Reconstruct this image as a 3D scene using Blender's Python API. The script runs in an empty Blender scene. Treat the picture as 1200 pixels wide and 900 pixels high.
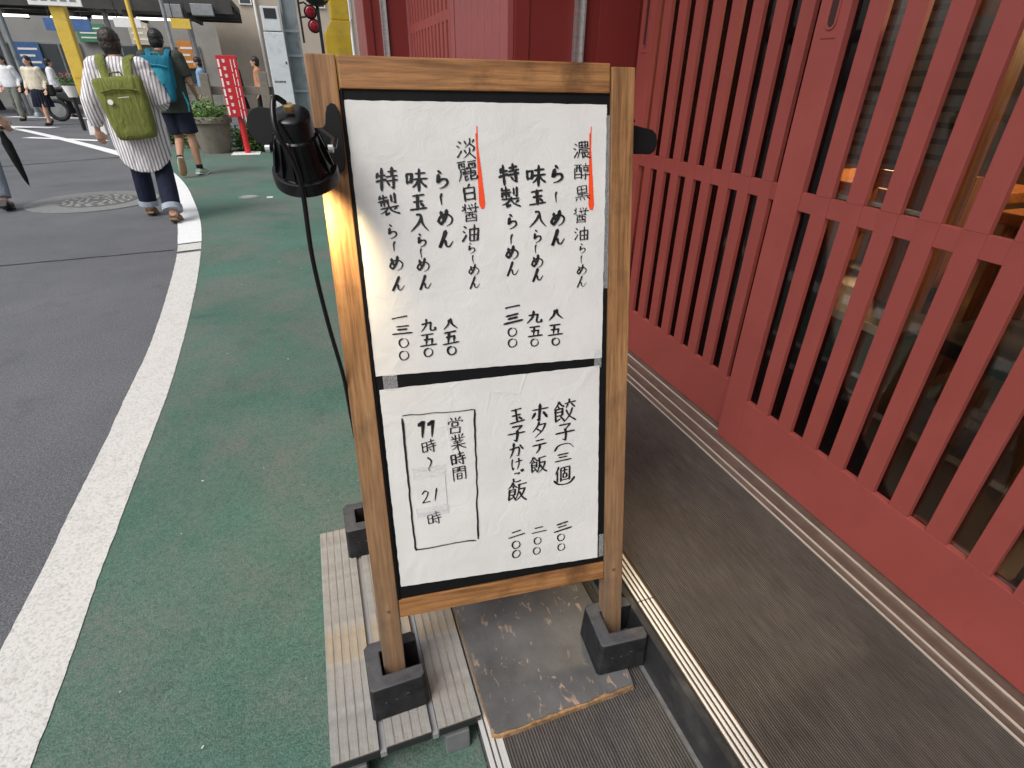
import bpy, bmesh, math, random
from mathutils import Vector, Matrix, noise
random.seed(7)
R = math.radians
scene = bpy.context.scene
COL = scene.collection

# ------------------------------------------------------------------ camera
CAM_H = 1.30
PITCH, ROLL, YAW = 0.51789, 0.01234, 0.33984
d = Vector((math.sin(YAW)*math.cos(PITCH), math.cos(YAW)*math.cos(PITCH), -math.sin(PITCH)))
r0 = Vector((math.cos(YAW), -math.sin(YAW), 0)); u0 = r0.cross(d)
r = r0*math.cos(ROLL) + u0*math.sin(ROLL); u = -r0*math.sin(ROLL) + u0*math.cos(ROLL)
cam = bpy.data.cameras.new('camera'); camo = bpy.data.objects.new('camera', cam); COL.objects.link(camo)
cam.sensor_fit = 'HORIZONTAL'; cam.sensor_width = 36.0; cam.lens = 626.1/1200*36
cam.clip_start = 0.02; cam.clip_end = 500
camo.matrix_world = Matrix(((r.x, u.x, -d.x, 0), (r.y, u.y, -d.y, 0), (r.z, u.z, -d.z, CAM_H), (0, 0, 0, 1)))
scene.camera = camo

# ------------------------------------------------------------------ sky and sun (bright overcast)
SUN_EL, SUN_AZ = R(52), R(235)          # azimuth clockwise from +Y: light from the open street side behind the camera
world = bpy.data.worlds.new('World'); scene.world = world; world.use_nodes = True
wn = world.node_tree.nodes; wl = world.node_tree.links
bg = wn['Background']
sky = wn.new('ShaderNodeTexSky'); sky.sky_type = 'NISHITA'; sky.sun_disc = False
sky.sun_elevation = SUN_EL; sky.sun_rotation = SUN_AZ; sky.dust_density = 4.0; sky.ozone_density = 1.0; sky.air_density = 1.0
hs = wn.new('ShaderNodeHueSaturation'); hs.inputs['Saturation'].default_value = 0.22   # cloud cover: almost grey light
wl.new(sky.outputs[0], hs.inputs['Color']); wl.new(hs.outputs[0], bg.inputs['Color'])
bg.inputs['Strength'].default_value = 0.125
sun = bpy.data.lights.new('sun', 'SUN'); suno = bpy.data.objects.new('sun', sun); COL.objects.link(suno)
sun.energy = 1.3; sun.angle = R(30); sun.color = (1.0, 0.97, 0.93)
sdir = Vector((math.sin(SUN_AZ)*math.cos(SUN_EL), math.cos(SUN_AZ)*math.cos(SUN_EL), math.sin(SUN_EL)))
suno.rotation_euler = (-sdir).to_track_quat('-Z', 'Y').to_euler()
scene.view_settings.view_transform = 'Standard'; scene.view_settings.look = 'None'
scene.view_settings.exposure = 0.47; scene.view_settings.gamma = 1.0
scene.view_settings.use_curve_mapping = False
scene.cycles.max_bounces = 8; scene.cycles.transparent_max_bounces = 12
scene.cycles.sample_clamp_indirect = 6

# ------------------------------------------------------------------ materials
MATS = {}
def nd(t, kind, **kw):
    n = t.nodes.new(kind)
    for k, v in kw.items():
        if k in n.inputs: n.inputs[k].default_value = v
        else: setattr(n, k, v)
    return n
def ramp(t, fac, stops):
    n = t.nodes.new('ShaderNodeValToRGB'); el = n.color_ramp.elements
    while len(el) < len(stops): el.new(0.5)
    for e, (p, c) in zip(el, stops):
        e.position = p; e.color = tuple(c)+(1,) if len(c) == 3 else c
    t.links.new(fac, n.inputs['Fac']); return n
def mixc(t, fac, a, b, bt='MIX'):
    n = t.nodes.new('ShaderNodeMix'); n.data_type = 'RGBA'; n.blend_type = bt
    for i, v in ((0, fac), (6, a), (7, b)):
        if hasattr(v, 'links'): t.links.new(v, n.inputs[i])
        else: n.inputs[i].default_value = v if i == 0 else (tuple(v)+(1,))[:4]
    return n.outputs[2]
def coords(t, scale=(1, 1, 1), rot=(0, 0, 0), kind='Object'):
    tc = t.nodes.new('ShaderNodeTexCoord'); m = t.nodes.new('ShaderNodeMapping')
    m.inputs['Scale'].default_value = scale; m.inputs['Rotation'].default_value = rot
    t.links.new(tc.outputs[kind], m.inputs['Vector']); return m.outputs[0]
def nz(t, vec, scale, detail=3, rough=0.55, dist=0.0):
    n = nd(t, 'ShaderNodeTexNoise', Scale=scale, Detail=detail, Roughness=rough, Distortion=dist)
    t.links.new(vec, n.inputs['Vector']); return n.outputs['Fac']
def bump(t, h, strength, dist, bsdf, prev=None):
    b = nd(t, 'ShaderNodeBump', Strength=strength, Distance=dist); t.links.new(h, b.inputs['Height'])
    if prev is not None: t.links.new(prev, b.inputs['Normal'])
    t.links.new(b.outputs[0], bsdf.inputs['Normal']); return b.outputs[0]
def base(name, col=(.5, .5, .5), rough=.6, metal=0.0, spec=.5):
    m = bpy.data.materials.new(name); m.use_nodes = True; MATS[name] = m
    t = m.node_tree; b = t.nodes['Principled BSDF']
    b.inputs['Base Color'].default_value = (*col, 1); b.inputs['Roughness'].default_value = rough
    b.inputs['Metallic'].default_value = metal; b.inputs['Specular IOR Level'].default_value = spec
    return m, t, b
def vmat(name, col, rough=.6, var=.15, scale=12, bumps=0.0, bscale=60, metal=0.0, spec=.5, dirt=None, dscale=5, bdist=.002):
    """plain surface with broad tone variation, optional dirt patches and fine relief"""
    m, t, b = base(name, col, rough, metal, spec)
    v = coords(t); n = nz(t, v, scale, 5)
    c = ramp(t, n, ((.3, [x*(1-var) for x in col]), (.7, [min(1, x*(1+var)) for x in col]))).outputs[0]
    if dirt:
        n2 = nz(t, v, dscale, 6, .65); f = ramp(t, n2, ((.52, (0, 0, 0)), (.72, (1, 1, 1)))).outputs[0]
        c = mixc(t, f, c, dirt)
    t.links.new(c, b.inputs['Base Color'])
    if bumps: bump(t, nz(t, v, bscale, 4), bumps, bdist, b)
    return m

def wood(name, axis, c1, c2, c3, weather=None, rough=.55, stain=.5):
    m, t, b = base(name, c1, rough, 0, .4)
    s = [34, 34, 34]; s[axis] = 1.6
    v = coords(t, s); v1 = coords(t)
    n = nz(t, v, 1.0, 6, .6, .6); fine = nz(t, v, 5.0, 4, .6)
    c = ramp(t, n, ((.28, c3), (.48, c1), (.72, c2))).outputs[0]
    fr = ramp(t, fine, ((.35, (.55, .55, .55)), (.6, (1, 1, 1)))).outputs[0]
    c = mixc(t, .85, c, fr, 'MULTIPLY')
    fine2 = nz(t, v, 14.0, 3, .6); c = mixc(t, .4, c, ramp(t, fine2, ((.36, (.45, .42, .40)), (.5, (1, 1, 1)))).outputs[0], 'MULTIPLY')
    big = nz(t, v1, 9, 5, .6); st = ramp(t, big, ((.54, (0, 0, 0)), (.72, (stain, stain, stain)))).outputs[0]
    c = mixc(t, st, c, [x*.25 for x in c3])
    if weather:
        z0, z1, wc = weather
        sx = nd(t, 'ShaderNodeSeparateXYZ'); t.links.new(v1, sx.inputs[0])
        mr = nd(t, 'ShaderNodeMapRange'); mr.inputs['From Min'].default_value = z1; mr.inputs['From Max'].default_value = z0
        t.links.new(sx.outputs[axis], mr.inputs['Value'])
        mm = nd(t, 'ShaderNodeMath', operation='MULTIPLY'); t.links.new(mr.outputs[0], mm.inputs[0])
        wn_ = ramp(t, nz(t, v, 1.3, 5), ((.25, (.35, .35, .35)), (.7, (1, 1, 1)))).outputs[0]
        t.links.new(wn_, mm.inputs[1])
        wcol = mixc(t, n, [x*.6 for x in wc], [min(1, x*1.35) for x in wc])
        c = mixc(t, mm.outputs[0], c, wcol)
    t.links.new(c, b.inputs['Base Color'])
    p = bump(t, fine, .35, .0012, b); bump(t, fine2, .3, .0006, b, p)
    return m

# ------------------------------------------------------------------ mesh helpers
W = {}
def reg(o, M, parent=None, mat=None):
    COL.objects.link(o)
    if parent is not None:
        o.parent = parent; o.matrix_parent_inverse = W[parent.name].inverted()
    o.matrix_basis = M; W[o.name] = M.copy()
    if mat is not None and o.type == 'MESH' and not o.data.materials:
        o.data.materials.append(MATS[mat] if isinstance(mat, str) else mat)
    return o
def tag(o, label=None, cat=None, group=None, kind=None):
    if label: o['label'] = label
    if cat: o['category'] = cat
    if group: o['group'] = group
    if kind: o['kind'] = kind
    return o
def root(name, loc, label, cat, group=None, rz=0.0):
    o = bpy.data.objects.new(name, None); o.empty_display_size = .05
    reg(o, Matrix.Translation(Vector(loc)) @ Matrix.Rotation(rz, 4, 'Z'))
    return tag(o, label, cat, group)
def T(x, y, z): return Matrix.Translation(Vector((x, y, z)))
ID = Matrix.Identity(4)
class MB:
    def __init__(s): s.v = []; s.f = []
    def add(s, vs, fs):
        k = len(s.v); s.v += [tuple(x) for x in vs]; s.f += [tuple(i+k for i in f) for f in fs]; return s
    def box(s, c, sz, M=None, taper=1.0):
        x, y, z = sz[0]/2, sz[1]/2, sz[2]/2
        vs = []
        for k, zz in ((1.0, -z), (taper, z)):
            vs += [Vector((-x*k, -y*k, zz)), Vector((x*k, -y*k, zz)), Vector((x*k, y*k, zz)), Vector((-x*k, y*k, zz))]
        c = Vector(c)
        vs = [(M @ p if M else p)+c for p in vs]
        return s.add(vs, [(0, 3, 2, 1), (4, 5, 6, 7), (0, 1, 5, 4), (1, 2, 6, 5), (2, 3, 7, 6), (3, 0, 4, 7)])
    def b2(s, x0, x1, y0, y1, z0, z1):
        return s.box(((x0+x1)/2, (y0+y1)/2, (z0+z1)/2), (x1-x0, y1-y0, z1-z0))
    def loft(s, rings, cap=True):
        n = len(rings[0]); k = len(s.v)
        for rg in rings: s.v += [tuple(p) for p in rg]
        for i in range(len(rings)-1):
            for j in range(n):
                a = k+i*n+j; b_ = k+i*n+(j+1) % n
                s.f.append((a, b_, b_+n, a+n))
        if cap:
            s.f.append(tuple(k+j for j in reversed(range(n)))); s.f.append(tuple(k+(len(rings)-1)*n+j for j in range(n)))
        return s
    def tube(s, pts, rad, n=8, flat=1.0, up=None):
        pts = [Vector(p) for p in pts]; rings = []
        if not hasattr(rad, '__len__'): rad = [rad]*len(pts)
        prev = None
        for i, p in enumerate(pts):
            dr = (pts[min(i+1, len(pts)-1)]-pts[max(i-1, 0)]).normalized()
            ref = Vector(up) if up else (prev if prev is not None else (Vector((0, 0, 1)) if abs(dr.z) < .9 else Vector((1, 0, 0))))
            a = (ref - dr*ref.dot(dr)).normalized(); b_ = dr.cross(a); prev = a
            rings.append([p + a*rad[i]*math.cos(2*math.pi*j/n) + b_*rad[i]*flat*math.sin(2*math.pi*j/n) for j in range(n)])
        return s.loft(rings)
    def lathe(s, prof, n=24, M=None):
        rings = [[(M @ Vector((rr*math.cos(2*math.pi*j/n), rr*math.sin(2*math.pi*j/n), z)) if M else Vector((rr*math.cos(2*math.pi*j/n), rr*math.sin(2*math.pi*j/n), z))) for j in range(n)] for rr, z in prof]
        return s.loft(rings)
    def rings(s, spec, n=16, M=None):
        """spec: (cx, cy, z, rx, ry) horizontal ellipses"""
        rg = []
        for cx, cy, z, rx, ry in spec:
            ps = []
            for j in range(n):
                th = 2*math.pi*j/n
                zz = z(th) if callable(z) else z
                p = Vector((cx+rx*math.cos(th), cy+ry*math.sin(th), zz)); ps.append(M @ p if M else p)
            rg.append(ps)
        return s.loft(rg)
    def ell(s, c, rad, n=12, M=None):
        c = Vector(c); m = n//2; rg = []
        for i in range(m+1):
            ph = -math.pi/2+math.pi*i/m; k = max(math.cos(ph), .04)
            ps = [Vector((rad[0]*k*math.cos(2*math.pi*j/n), rad[1]*k*math.sin(2*math.pi*j/n), rad[2]*math.sin(ph))) for j in range(n)]
            rg.append([(M @ p if M else p)+c for p in ps])
        return s.loft(rg)
    def prism(s, poly, a, b_, M=None):
        """2D polygon (x,z) extruded along y from a to b"""
        n = len(poly)
        f0 = [Vector((x, a, z)) for x, z in poly]; f1 = [Vector((x, b_, z)) for x, z in poly]
        vs = [(M @ p if M else p) for p in f0+f1]
        fs = [tuple(range(n)), tuple(n+i for i in reversed(range(n)))]
        fs += [(i, n+i, n+(i+1) % n, (i+1) % n) for i in range(n)]
        return s.add(vs, fs)
    def mesh(s, name, smooth=False, bevel=0.0, seg=2, jitter=0.0):
        me = bpy.data.meshes.new(name); me.from_pydata(s.v, [], s.f); me.update()
        bm = bmesh.new(); bm.from_mesh(me)
        bmesh.ops.recalc_face_normals(bm, faces=bm.faces)
        if bevel:
            es = [e for e in bm.edges if len(e.link_faces) == 2 and e.calc_face_angle(0) > .5]
            bmesh.ops.bevel(bm, geom=es, offset=bevel, segments=seg, affect='EDGES', profile=.6)
        if smooth:
            for f in bm.faces: f.smooth = True
            for e in bm.edges:
                if len(e.link_faces) == 2 and e.calc_face_angle(0) > .9: e.smooth = False
        bm.to_mesh(me); bm.free(); return me
    def build(s, name, mat, parent=None, M=None, smooth=False, bevel=0.0, seg=2):
        """geometry is given in M's frame; M is a world matrix"""
        o = bpy.data.objects.new(name, s.mesh(name, smooth, bevel, seg))
        return reg(o, M if M is not None else ID, parent, mat)
def share(name, me, parent, M, mat=None):
    o = bpy.data.objects.new(name, me); return reg(o, M, parent, mat)
def rbox(name, mat, parent, x0, x1, y0, y1, z0, z1, bevel=0.0, M=None):
    """axis box with its own origin at its centre"""
    c = ((x0+x1)/2, (y0+y1)/2, (z0+z1)/2); mb = MB().box((0, 0, 0), (x1-x0, y1-y0, z1-z0))
    return mb.build(name, mat, parent, (M if M is not None else ID) @ T(*c), bevel=bevel)
# ------------------------------------------------------------------ ground materials
def speckle_ground(name, c_dark, c_mid, c_lite, grain=260, rough=.85, worn=None, wornscale=1.2, thr=(.5, .68), bumpk=.5):
    m, t, b = base(name, c_mid, rough, 0, .5)
    v = coords(t)
    g = nz(t, v, grain, 2, .7); g2 = nz(t, v, grain*.35, 3, .6)
    c = ramp(t, g, ((.30, c_dark), (.5, c_mid), (.72, c_lite))).outputs[0]
    c2 = ramp(t, g2, ((.3, (.72, .72, .72)), (.7, (1.2, 1.2, 1.2)))).outputs[0]
    c = mixc(t, .8, c, c2, 'MULTIPLY')
    big = nz(t, v, .9, 6, .6); cb = ramp(t, big, ((.3, (.74, .74, .75)), (.7, (1.14, 1.13, 1.12)))).outputs[0]
    c = mixc(t, 1.0, c, cb, 'MULTIPLY')
    stn = ramp(t, nz(t, v, 3.2, 7, .72, .4), ((.56, (1, 1, 1)), (.72, (.66, .66, .65)))).outputs[0]; c = mixc(t, .85, c, stn, 'MULTIPLY')
    if worn:
        w = nz(t, v, wornscale, 8, .7, .3); f = ramp(t, w, ((thr[0], (0, 0, 0)), (thr[1], (1, 1, 1)))).outputs[0]
        wc = mixc(t, g, [x*.6 for x in worn], [x*1.4 for x in worn])
        fk = nd(t, 'ShaderNodeMath', operation='MULTIPLY'); t.links.new(f, fk.inputs[0])
        gk = ramp(t, g2, ((.35, (.25, .25, .25)), (.6, (.95, .95, .95)))).outputs[0]
        t.links.new(gk, fk.inputs[1]); c = mixc(t, fk.outputs[0], c, wc)
    # pale grit here and there
    vo = nd(t, 'ShaderNodeTexVoronoi', Scale=grain*.16); t.links.new(v, vo.inputs['Vector'])
    sp = ramp(t, vo.outputs['Distance'], ((.05, (1, 1, 1)), (.10, (0, 0, 0)))).outputs[0]
    sel = ramp(t, nz(t, v, grain*.09, 1), ((.66, (0, 0, 0)), (.7, (1, 1, 1)))).outputs[0]
    sm = nd(t, 'ShaderNodeMath', operation='MULTIPLY'); t.links.new(sp, sm.inputs[0]); t.links.new(sel, sm.inputs[1])
    c = mixc(t, sm.outputs[0], c, (.42, .42, .40))
    t.links.new(c, b.inputs['Base Color'])
    p = bump(t, g, bumpk, .004, b); bump(t, g2, bumpk*.6, .006, b, p)
    return m
speckle_ground('asphalt', (.046, .048, .055), (.112, .117, .128), (.235, .24, .255), 185, .68, bumpk=.6)
speckle_ground('green_paint', (.030, .076, .058), (.062, .146, .108), (.115, .218, .168), 215, .72, worn=(.140, .138, .124), wornscale=1.0, thr=(.43, .62))
speckle_ground('patch_grey', (.05, .05, .048), (.125, .122, .112), (.24, .235, .22), 170, .85)
def line_mat(name, col, dirt, k):
    m, t, b = base(name, col, .7, 0, .4); v = coords(t)
    g = nz(t, v, 110, 3, .65); c = ramp(t, g, ((.30, [x*.66 for x in col]), (.52, col))).outputs[0]
    dd = nz(t, v, 14, 7, .7); f = ramp(t, dd, ((.5, (0, 0, 0)), (.8, (k, k, k)))).outputs[0]
    c = mixc(t, f, c, dirt); t.links.new(c, b.inputs['Base Color']); bump(t, g, .45, .004, b)
line_mat('line_old', (.60, .59, .565), (.34, .33, .31), .5)
line_mat('line_new', (.78, .79, .80), (.5, .5, .5), .35)
vmat('manhole_concrete', (.19, .19, .19), .8, .12, 20, .3, 120)
vmat('cast_iron', (.16, .16, .155), .45, .25, 40, .3, 120, metal=.6)

# ------------------------------------------------------------------ road and lane
g = MB().add([(-90, -40, 0), (60, -40, 0), (60, 160, 0), (-90, 160, 0)], [(0, 1, 2, 3)]).build('road', 'asphalt'); tag(g, kind='structure')
LR = [(-.770,-1.5), (-.772,.3), (-.772,.893), (-.777,1.188), (-.787,1.433), (-.79,1.713), (-.797,2.009), (-.807,2.59), (-.834,3.103), (-.87,3.634), (-.929,4.348), (-.995,4.98), (-1.07,5.573), (-1.18,6.309), (-1.361,7.252), (-1.693,8.735), (-2.132,10.206), (-2.78,11.75), (-3.58,13.25), (-4.8,15.35), (-6.1,17.5), (-7.3,19.4), (-9.2,22.1), (-12,25.5)]
LL = [(-.950,-1.5), (-.952,.3), (-.953,.9), (-.954,1.256), (-.954,1.511), (-.963,1.843), (-.967,2.159), (-.984,2.651), (-.996,3.085), (-1.049,3.793), (-1.123,4.548), (-1.18,5.05), (-1.247,5.533), (-1.366,6.248), (-1.545,7.153), (-1.865,8.62), (-2.29,10.05), (-2.92,11.57), (-3.70,13.05), (-4.93,15.2), (-6.22,17.35), (-7.42,19.25), (-9.35,21.95), (-12.1,25.35)]
def dense(pts, step=.03):
    out = []
    n = len(pts)
    for i in range(n-1):
        p0, p1, p2, p3 = (Vector(pts[max(i-1, 0)]), Vector(pts[i]), Vector(pts[i+1]), Vector(pts[min(i+2, n-1)]))
        k = max(2, int((p2-p1).length/step))
        for j in range(k):
            s = j/k; out.append(.5*((2*p1)+(-p0+p2)*s+(2*p0-5*p1+4*p2-p3)*s*s+(-p0+3*p1-3*p2+p3)*s**3))
    out.append(Vector(pts[-1])); return out
def resample(pts, n):
    L = [0]
    for i in range(1, len(pts)): L.append(L[-1]+(pts[i]-pts[i-1]).length)
    out = []; k = 0
    for j in range(n):
        s = L[-1]*j/(n-1)
        while k < len(L)-2 and L[k+1] < s: k += 1
        f = (s-L[k])/max(1e-9, L[k+1]-L[k]); out.append(pts[k].lerp(pts[k+1], f))
    return out
NL = 900
lr = resample(dense(LR), NL); ll = resample(dense(LL), NL)
def rough_edge(p, q, a, sgn):
    w = (noise.noise(Vector((p.x*22, p.y*22, 3)))*.0025 + noise.noise(Vector((p.x*90, p.y*90, 8)))*.0022)*sgn
    return p + (p-q).normalized()*w
def strip(name, mat, i0, i1, z, widen=0.0):
    mb = MB(); n = i1-i0
    for i in range(i0, i1):
        a = rough_edge(lr[i], ll[i], 0, 1); b_ = rough_edge(ll[i], lr[i], 0, 1)
        dd = (a-b_).normalized()*widen; a = a+dd; b_ = b_-dd
        mb.v += [(b_.x, b_.y, z), (a.x, a.y, z), (b_.x, b_.y, 0.001), (a.x, a.y, .001)]
    for i in range(n-1):
        k = 4*i; mb.f += [(k, k+1, k+5, k+4)]
    return tag(mb.build(name, mat), kind='structure')
isp = min(range(NL), key=lambda i: abs(lr[i].y-5.45)); ift = min(range(NL), key=lambda i: abs(lr[i].y-5.15))
strip('white_line_worn', 'line_old', 0, ift, .0062)
strip('white_line_mid', 'line_old', ift+1, isp, .0064, .002)
strip('white_line_fresh', 'line_new', isp, NL, .0075, .006)
# green lane: from the white line to the shop step
gp = [(p.x-.02, p.y) for p in lr[::6] if p.y < 13.0]
poly = gp + [(-2.3, 14.2), (3.0, 14.2), (3.0, 4.9), (.80, 4.9), (.80, 2.13), (.157, 2.13), (.157, -1.5)]
mb = MB(); mb.v = [(x, y, .004) for x, y in poly]; mb.f = [tuple(range(len(poly)))]
tag(mb.build('green_lane', 'green_paint'), kind='structure')
m = MATS['patch_grey']; t = m.node_tree; b = t.nodes['Principled BSDF']       # worn blotch: ragged, patchy outline
tc = t.nodes.new('ShaderNodeTexCoord'); vm = nd(t, 'ShaderNodeVectorMath', operation='DISTANCE'); t.links.new(tc.outputs['Generated'], vm.inputs[0]); vm.inputs[1].default_value = (.5, .5, 0)
ns_ = nz(t, coords(t), 14, 7, .75); ad = nd(t, 'ShaderNodeMath', operation='MULTIPLY_ADD'); t.links.new(ns_, ad.inputs[0]); ad.inputs[1].default_value = .9; t.links.new(vm.outputs['Value'], ad.inputs[2])
t.links.new(ramp(t, ad.outputs[0], ((.60, (.55, .55, .55)), (.80, (0, 0, 0)))).outputs[0], b.inputs['Alpha'])
pp = [(-.46, 1.86), (-.20, 1.86), (-.20, 1.42), (-.46, 1.42)]
mb = MB(); mb.v = [(x, y, .0068) for x, y in pp]; mb.f = [(0, 3, 2, 1)]
tag(mb.build('lane_repair_patch', 'patch_grey'), kind='structure')
# crossing marks far off, and the tar joints
for k, (x0, y0, x1, y1, w) in enumerate([(-10.5, 21.5, -6.6, 19.6, .22), (-9.6, 25.0, -5.7, 23.2, .2), (-8.0, 27.5, -4.8, 26.2, .2), (-6.2, 16.6, -4.3, 15.4, .12)]):
    a = Vector((x0, y0)); b_ = Vector((x1, y1)); nrm = Vector((-(b_-a).y, (b_-a).x)).normalized()*w
    q = [a-nrm, b_-nrm, b_+nrm, a+nrm]; mb = MB(); mb.v = [(p.x, p.y, .008) for p in q]; mb.f = [(0, 1, 2, 3)]
    tag(mb.build('crossing_line', 'line_new'), kind='structure')
vmat('tar', (.028, .028, .03), .6, .2, 30)
for a, b_, w in (((-4.2, 4.95), (-1.235, 5.237), .010), ((-6.5, 10.2), (-2.9, 12.45), .02)):
    a = Vector(a); b_ = Vector(b_); mb = MB(); n = 60; nr = Vector((-(b_-a).y, (b_-a).x)).normalized()
    for i in range(n+1):
        p = a.lerp(b_, i/n)+nr*noise.noise(Vector((i*.3, w*99, 0)))*.02; ww = w*(.6+.5*random.random())
        mb.v += [(p.x-nr.x*ww, p.y-nr.y*ww, .004), (p.x+nr.x*ww, p.y+nr.y*ww, .004)]
        if i: k = 2*i; mb.f.append((k-2, k-1, k+1, k))
    tag(mb.build('road_joint', 'tar'), kind='structure')

# manhole in the road: concrete collar and patterned iron lid
mh = root('manhole', (-2.49, 7.78, 0), 'round patterned iron manhole lid in a grey concrete collar on the road', 'manhole')
MB().lathe([(.66, .002), (.66, .0075), (.02, .0075)], 48).build('collar', 'manhole_concrete', mh, T(-2.49, 7.78, 0))
lid = MB().lathe([(.395, .002), (.395, .010), (.36, .0115), (.02, .0115)], 48).build('lid', 'cast_iron', mh, T(-2.45, 7.78, 0))
vmat('worn_iron', (.42, .42, .41), .4, .2, 60, metal=.4)
mb = MB()
for rr, nn in ((.33, 18), (.26, 14), (.19, 11), (.12, 7)):
    for k in range(nn):
        a = 2*math.pi*k/nn+rr*9; L = rr*2.2/nn
        mb.box((rr*math.cos(a), rr*math.sin(a), .013), (.032, L*1.6, .006), Matrix.Rotation(a+random.choice((0, .5, -.5)), 3, 'Z'))
tag(mb.build('raised_pattern', 'worn_iron', lid, T(-2.45, 7.78, 0)), kind='stuff')
mh = root('valve_cover', (-.80, 7.56, 0), 'small round valve cover set in the green lane', 'valve cover')
MB().lathe([(.125, .003), (.125, .008), (.10, .009), (.01, .009)], 24).build('rim', 'manhole_concrete', mh, T(-.80, 7.56, 0))
MB().lathe([(.09, .008), (.09, .012), (.01, .012)], 24).build('lid', 'worn_iron', mh, T(-.80, 7.56, 0))
tag(MB().b2(-.035, .035, -.04, .04, 0, .004).build('survey_plate', 'line_new', None, T(-.56, 7.47, .0045)), 'small white square plate on the green lane beside the valve cover', 'plate')
# litter specks on the lane
vmat('litter_white', (.7, .7, .68), .7)
lt = MB()
for k in range(12):
    x = random.uniform(-.7, -.2); y = random.uniform(.7, 5.0); lt.box((x, y, .0065), (random.uniform(.0015, .004), random.uniform(.0015, .006), .002), Matrix.Rotation(random.random()*3, 3, 'Z'))
tag(lt.build('litter', 'litter_white'), 'tiny white scraps and grit scattered on the green lane', 'litter', kind='stuff')

# ------------------------------------------------------------------ shop steps
def ribbed(name, c1, c2, c3, per, rough=.55, bs=.6):
    """ribbed tile: fine ribs along y, scuffed, dusty, walked-on patches"""
    m, t, b = base(name, c1, rough, 0, .4)
    v = coords(t); st = nz(t, coords(t, (420, 26, 420)), 1.0, 3, .6); st2 = nz(t, coords(t, (90, 7, 90)), 1.0, 4, .6)
    wv = nd(t, 'ShaderNodeTexWave', Scale=per, Distortion=.6, Detail=2.0); wv.bands_direction = 'X'; wv.inputs['Detail Scale'].default_value = 3.0; t.links.new(v, wv.inputs['Vector'])
    c = ramp(t, wv.outputs['Fac'], ((.15, c3), (.7, c1), (1.0, c2))).outputs[0]
    c = mixc(t, .8, c, ramp(t, st, ((.3, (.55, .55, .55)), (.65, (1.25, 1.24, 1.23)))).outputs[0], 'MULTIPLY')
    c = mixc(t, .6, c, ramp(t, st2, ((.32, (.66, .65, .64)), (.66, (1.15, 1.15, 1.14)))).outputs[0], 'MULTIPLY')
    big = nz(t, v, 4.5, 6, .65); c = mixc(t, 1.0, c, ramp(t, big, ((.3, (.78, .77, .76)), (.7, (1.2, 1.19, 1.17)))).outputs[0], 'MULTIPLY')
    grit = ramp(t, nz(t, v, 260, 2, .6), ((.70, (0, 0, 0)), (.76, (.45, .45, .45)))).outputs[0]; c = mixc(t, grit, c, (.24, .22, .20))
    t.links.new(c, b.inputs['Base Color'])
    p = bump(t, wv.outputs['Fac'], bs, .0012, b); bump(t, st, .35, .0015, b, p)
    rr = ramp(t, big, ((.3, (rough-.10,)*3), (.7, (rough+.15,)*3))).outputs[0]; t.links.new(rr, b.inputs['Roughness'])
ribbed('tile_upper', (.066, .058, .052), (.105, .094, .084), (.030, .026, .023), 56, .55, .45)
ribbed('tile_lower', (.070, .064, .061), (.112, .103, .098), (.032, .029, .028), 50, .6, .6)
vmat('riser_black', (.026, .026, .028), .38, .3, 14, .25, 40, dirt=(.07, .068, .064), dscale=9)
def metal(name, col, rough, dirt=None, k=.6, met=.9):
    m, t, b = base(name, col, rough, met, .5); v = coords(t, (60, 3, 60)); n = nz(t, v, 1, 4)
    c = ramp(t, n, ((.3, [x*.65 for x in col]), (.65, col))).outputs[0]
    if dirt:
        f = ramp(t, nz(t, coords(t), 16, 6, .65), ((.45, (0, 0, 0)), (.7, (k, k, k)))).outputs[0]; c = mixc(t, f, c, dirt)
    t.links.new(c, b.inputs['Base Color'])
    rr = ramp(t, n, ((.3, (rough+.2,)*3), (.7, (rough,)*3))).outputs[0]; t.links.new(rr, b.inputs['Roughness'])
metal('brass', (.86, .84, .79), .34, met=.35); metal('brass_groove', (.16, .12, .08), .5); metal('steel', (.80, .80, .79), .3, met=.5); metal('steel_groove', (.22, .22, .22), .5)
metal('bronze_sill', (.20, .155, .125), .32, (.11, .085, .068), .8, met=.5); metal('sill_rail', (.74, .66, .57), .3, met=.5); metal('aluminium', (.62, .63, .63), .35)
Z1, Z2 = .10, .22
ls = rbox('lower_step', 'tile_lower', None, .1925, .556, -1.5, 2.12, 0, Z1); tag(ls, kind='structure')
vmat('step_face', (.10, .10, .10), .8, .2, 20)
rbox('step_face', 'step_face', ls, .160, .192, -1.5, 2.12, .0, .094)
tr = rbox('edge_trim', 'steel_groove', ls, .152, .192, -1.5, 2.12, .0945, .0985)
for x0, x1 in ((.152, .162), (.1655, .174), (.1775, .1915)): rbox('trim_ridge', 'steel', tr, x0, x1, -1.5, 2.12, .0988, .1035, .001)
vmat('step_grout', (.13, .125, .12), .8, .2, 40)
rbox('skirting_seal', 'step_grout', ls, .5475, .5562, -1.5, 2.12, .1003, .1018)
us = rbox('upper_step', 'tile_upper', None, .6205, 1.095, -1.5, 2.125, 0, Z2); tag(us, kind='structure')
rbox('riser', 'riser_black', us, .5565, .6195, -1.5, 2.125, .0, .2105)
for y0, y1 in ((-1.5, .699), (.701, 2.125)):
    ns = rbox('brass_nosing', 'brass_groove', us, .572, .6203, y0, y1, .211, .2185, .001)
    for x0, x1 in ((.573, .5785), (.5835, .590), (.5945, .601), (.606, .6125)): rbox('nosing_ridge', 'brass', ns, x0, x1, y0, y1, .2187, .2230, .0019)
sl = rbox('door_sill', 'bronze_sill', us, 1.0955, 1.30, -1.5, 2.125, .0, .2185)
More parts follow.
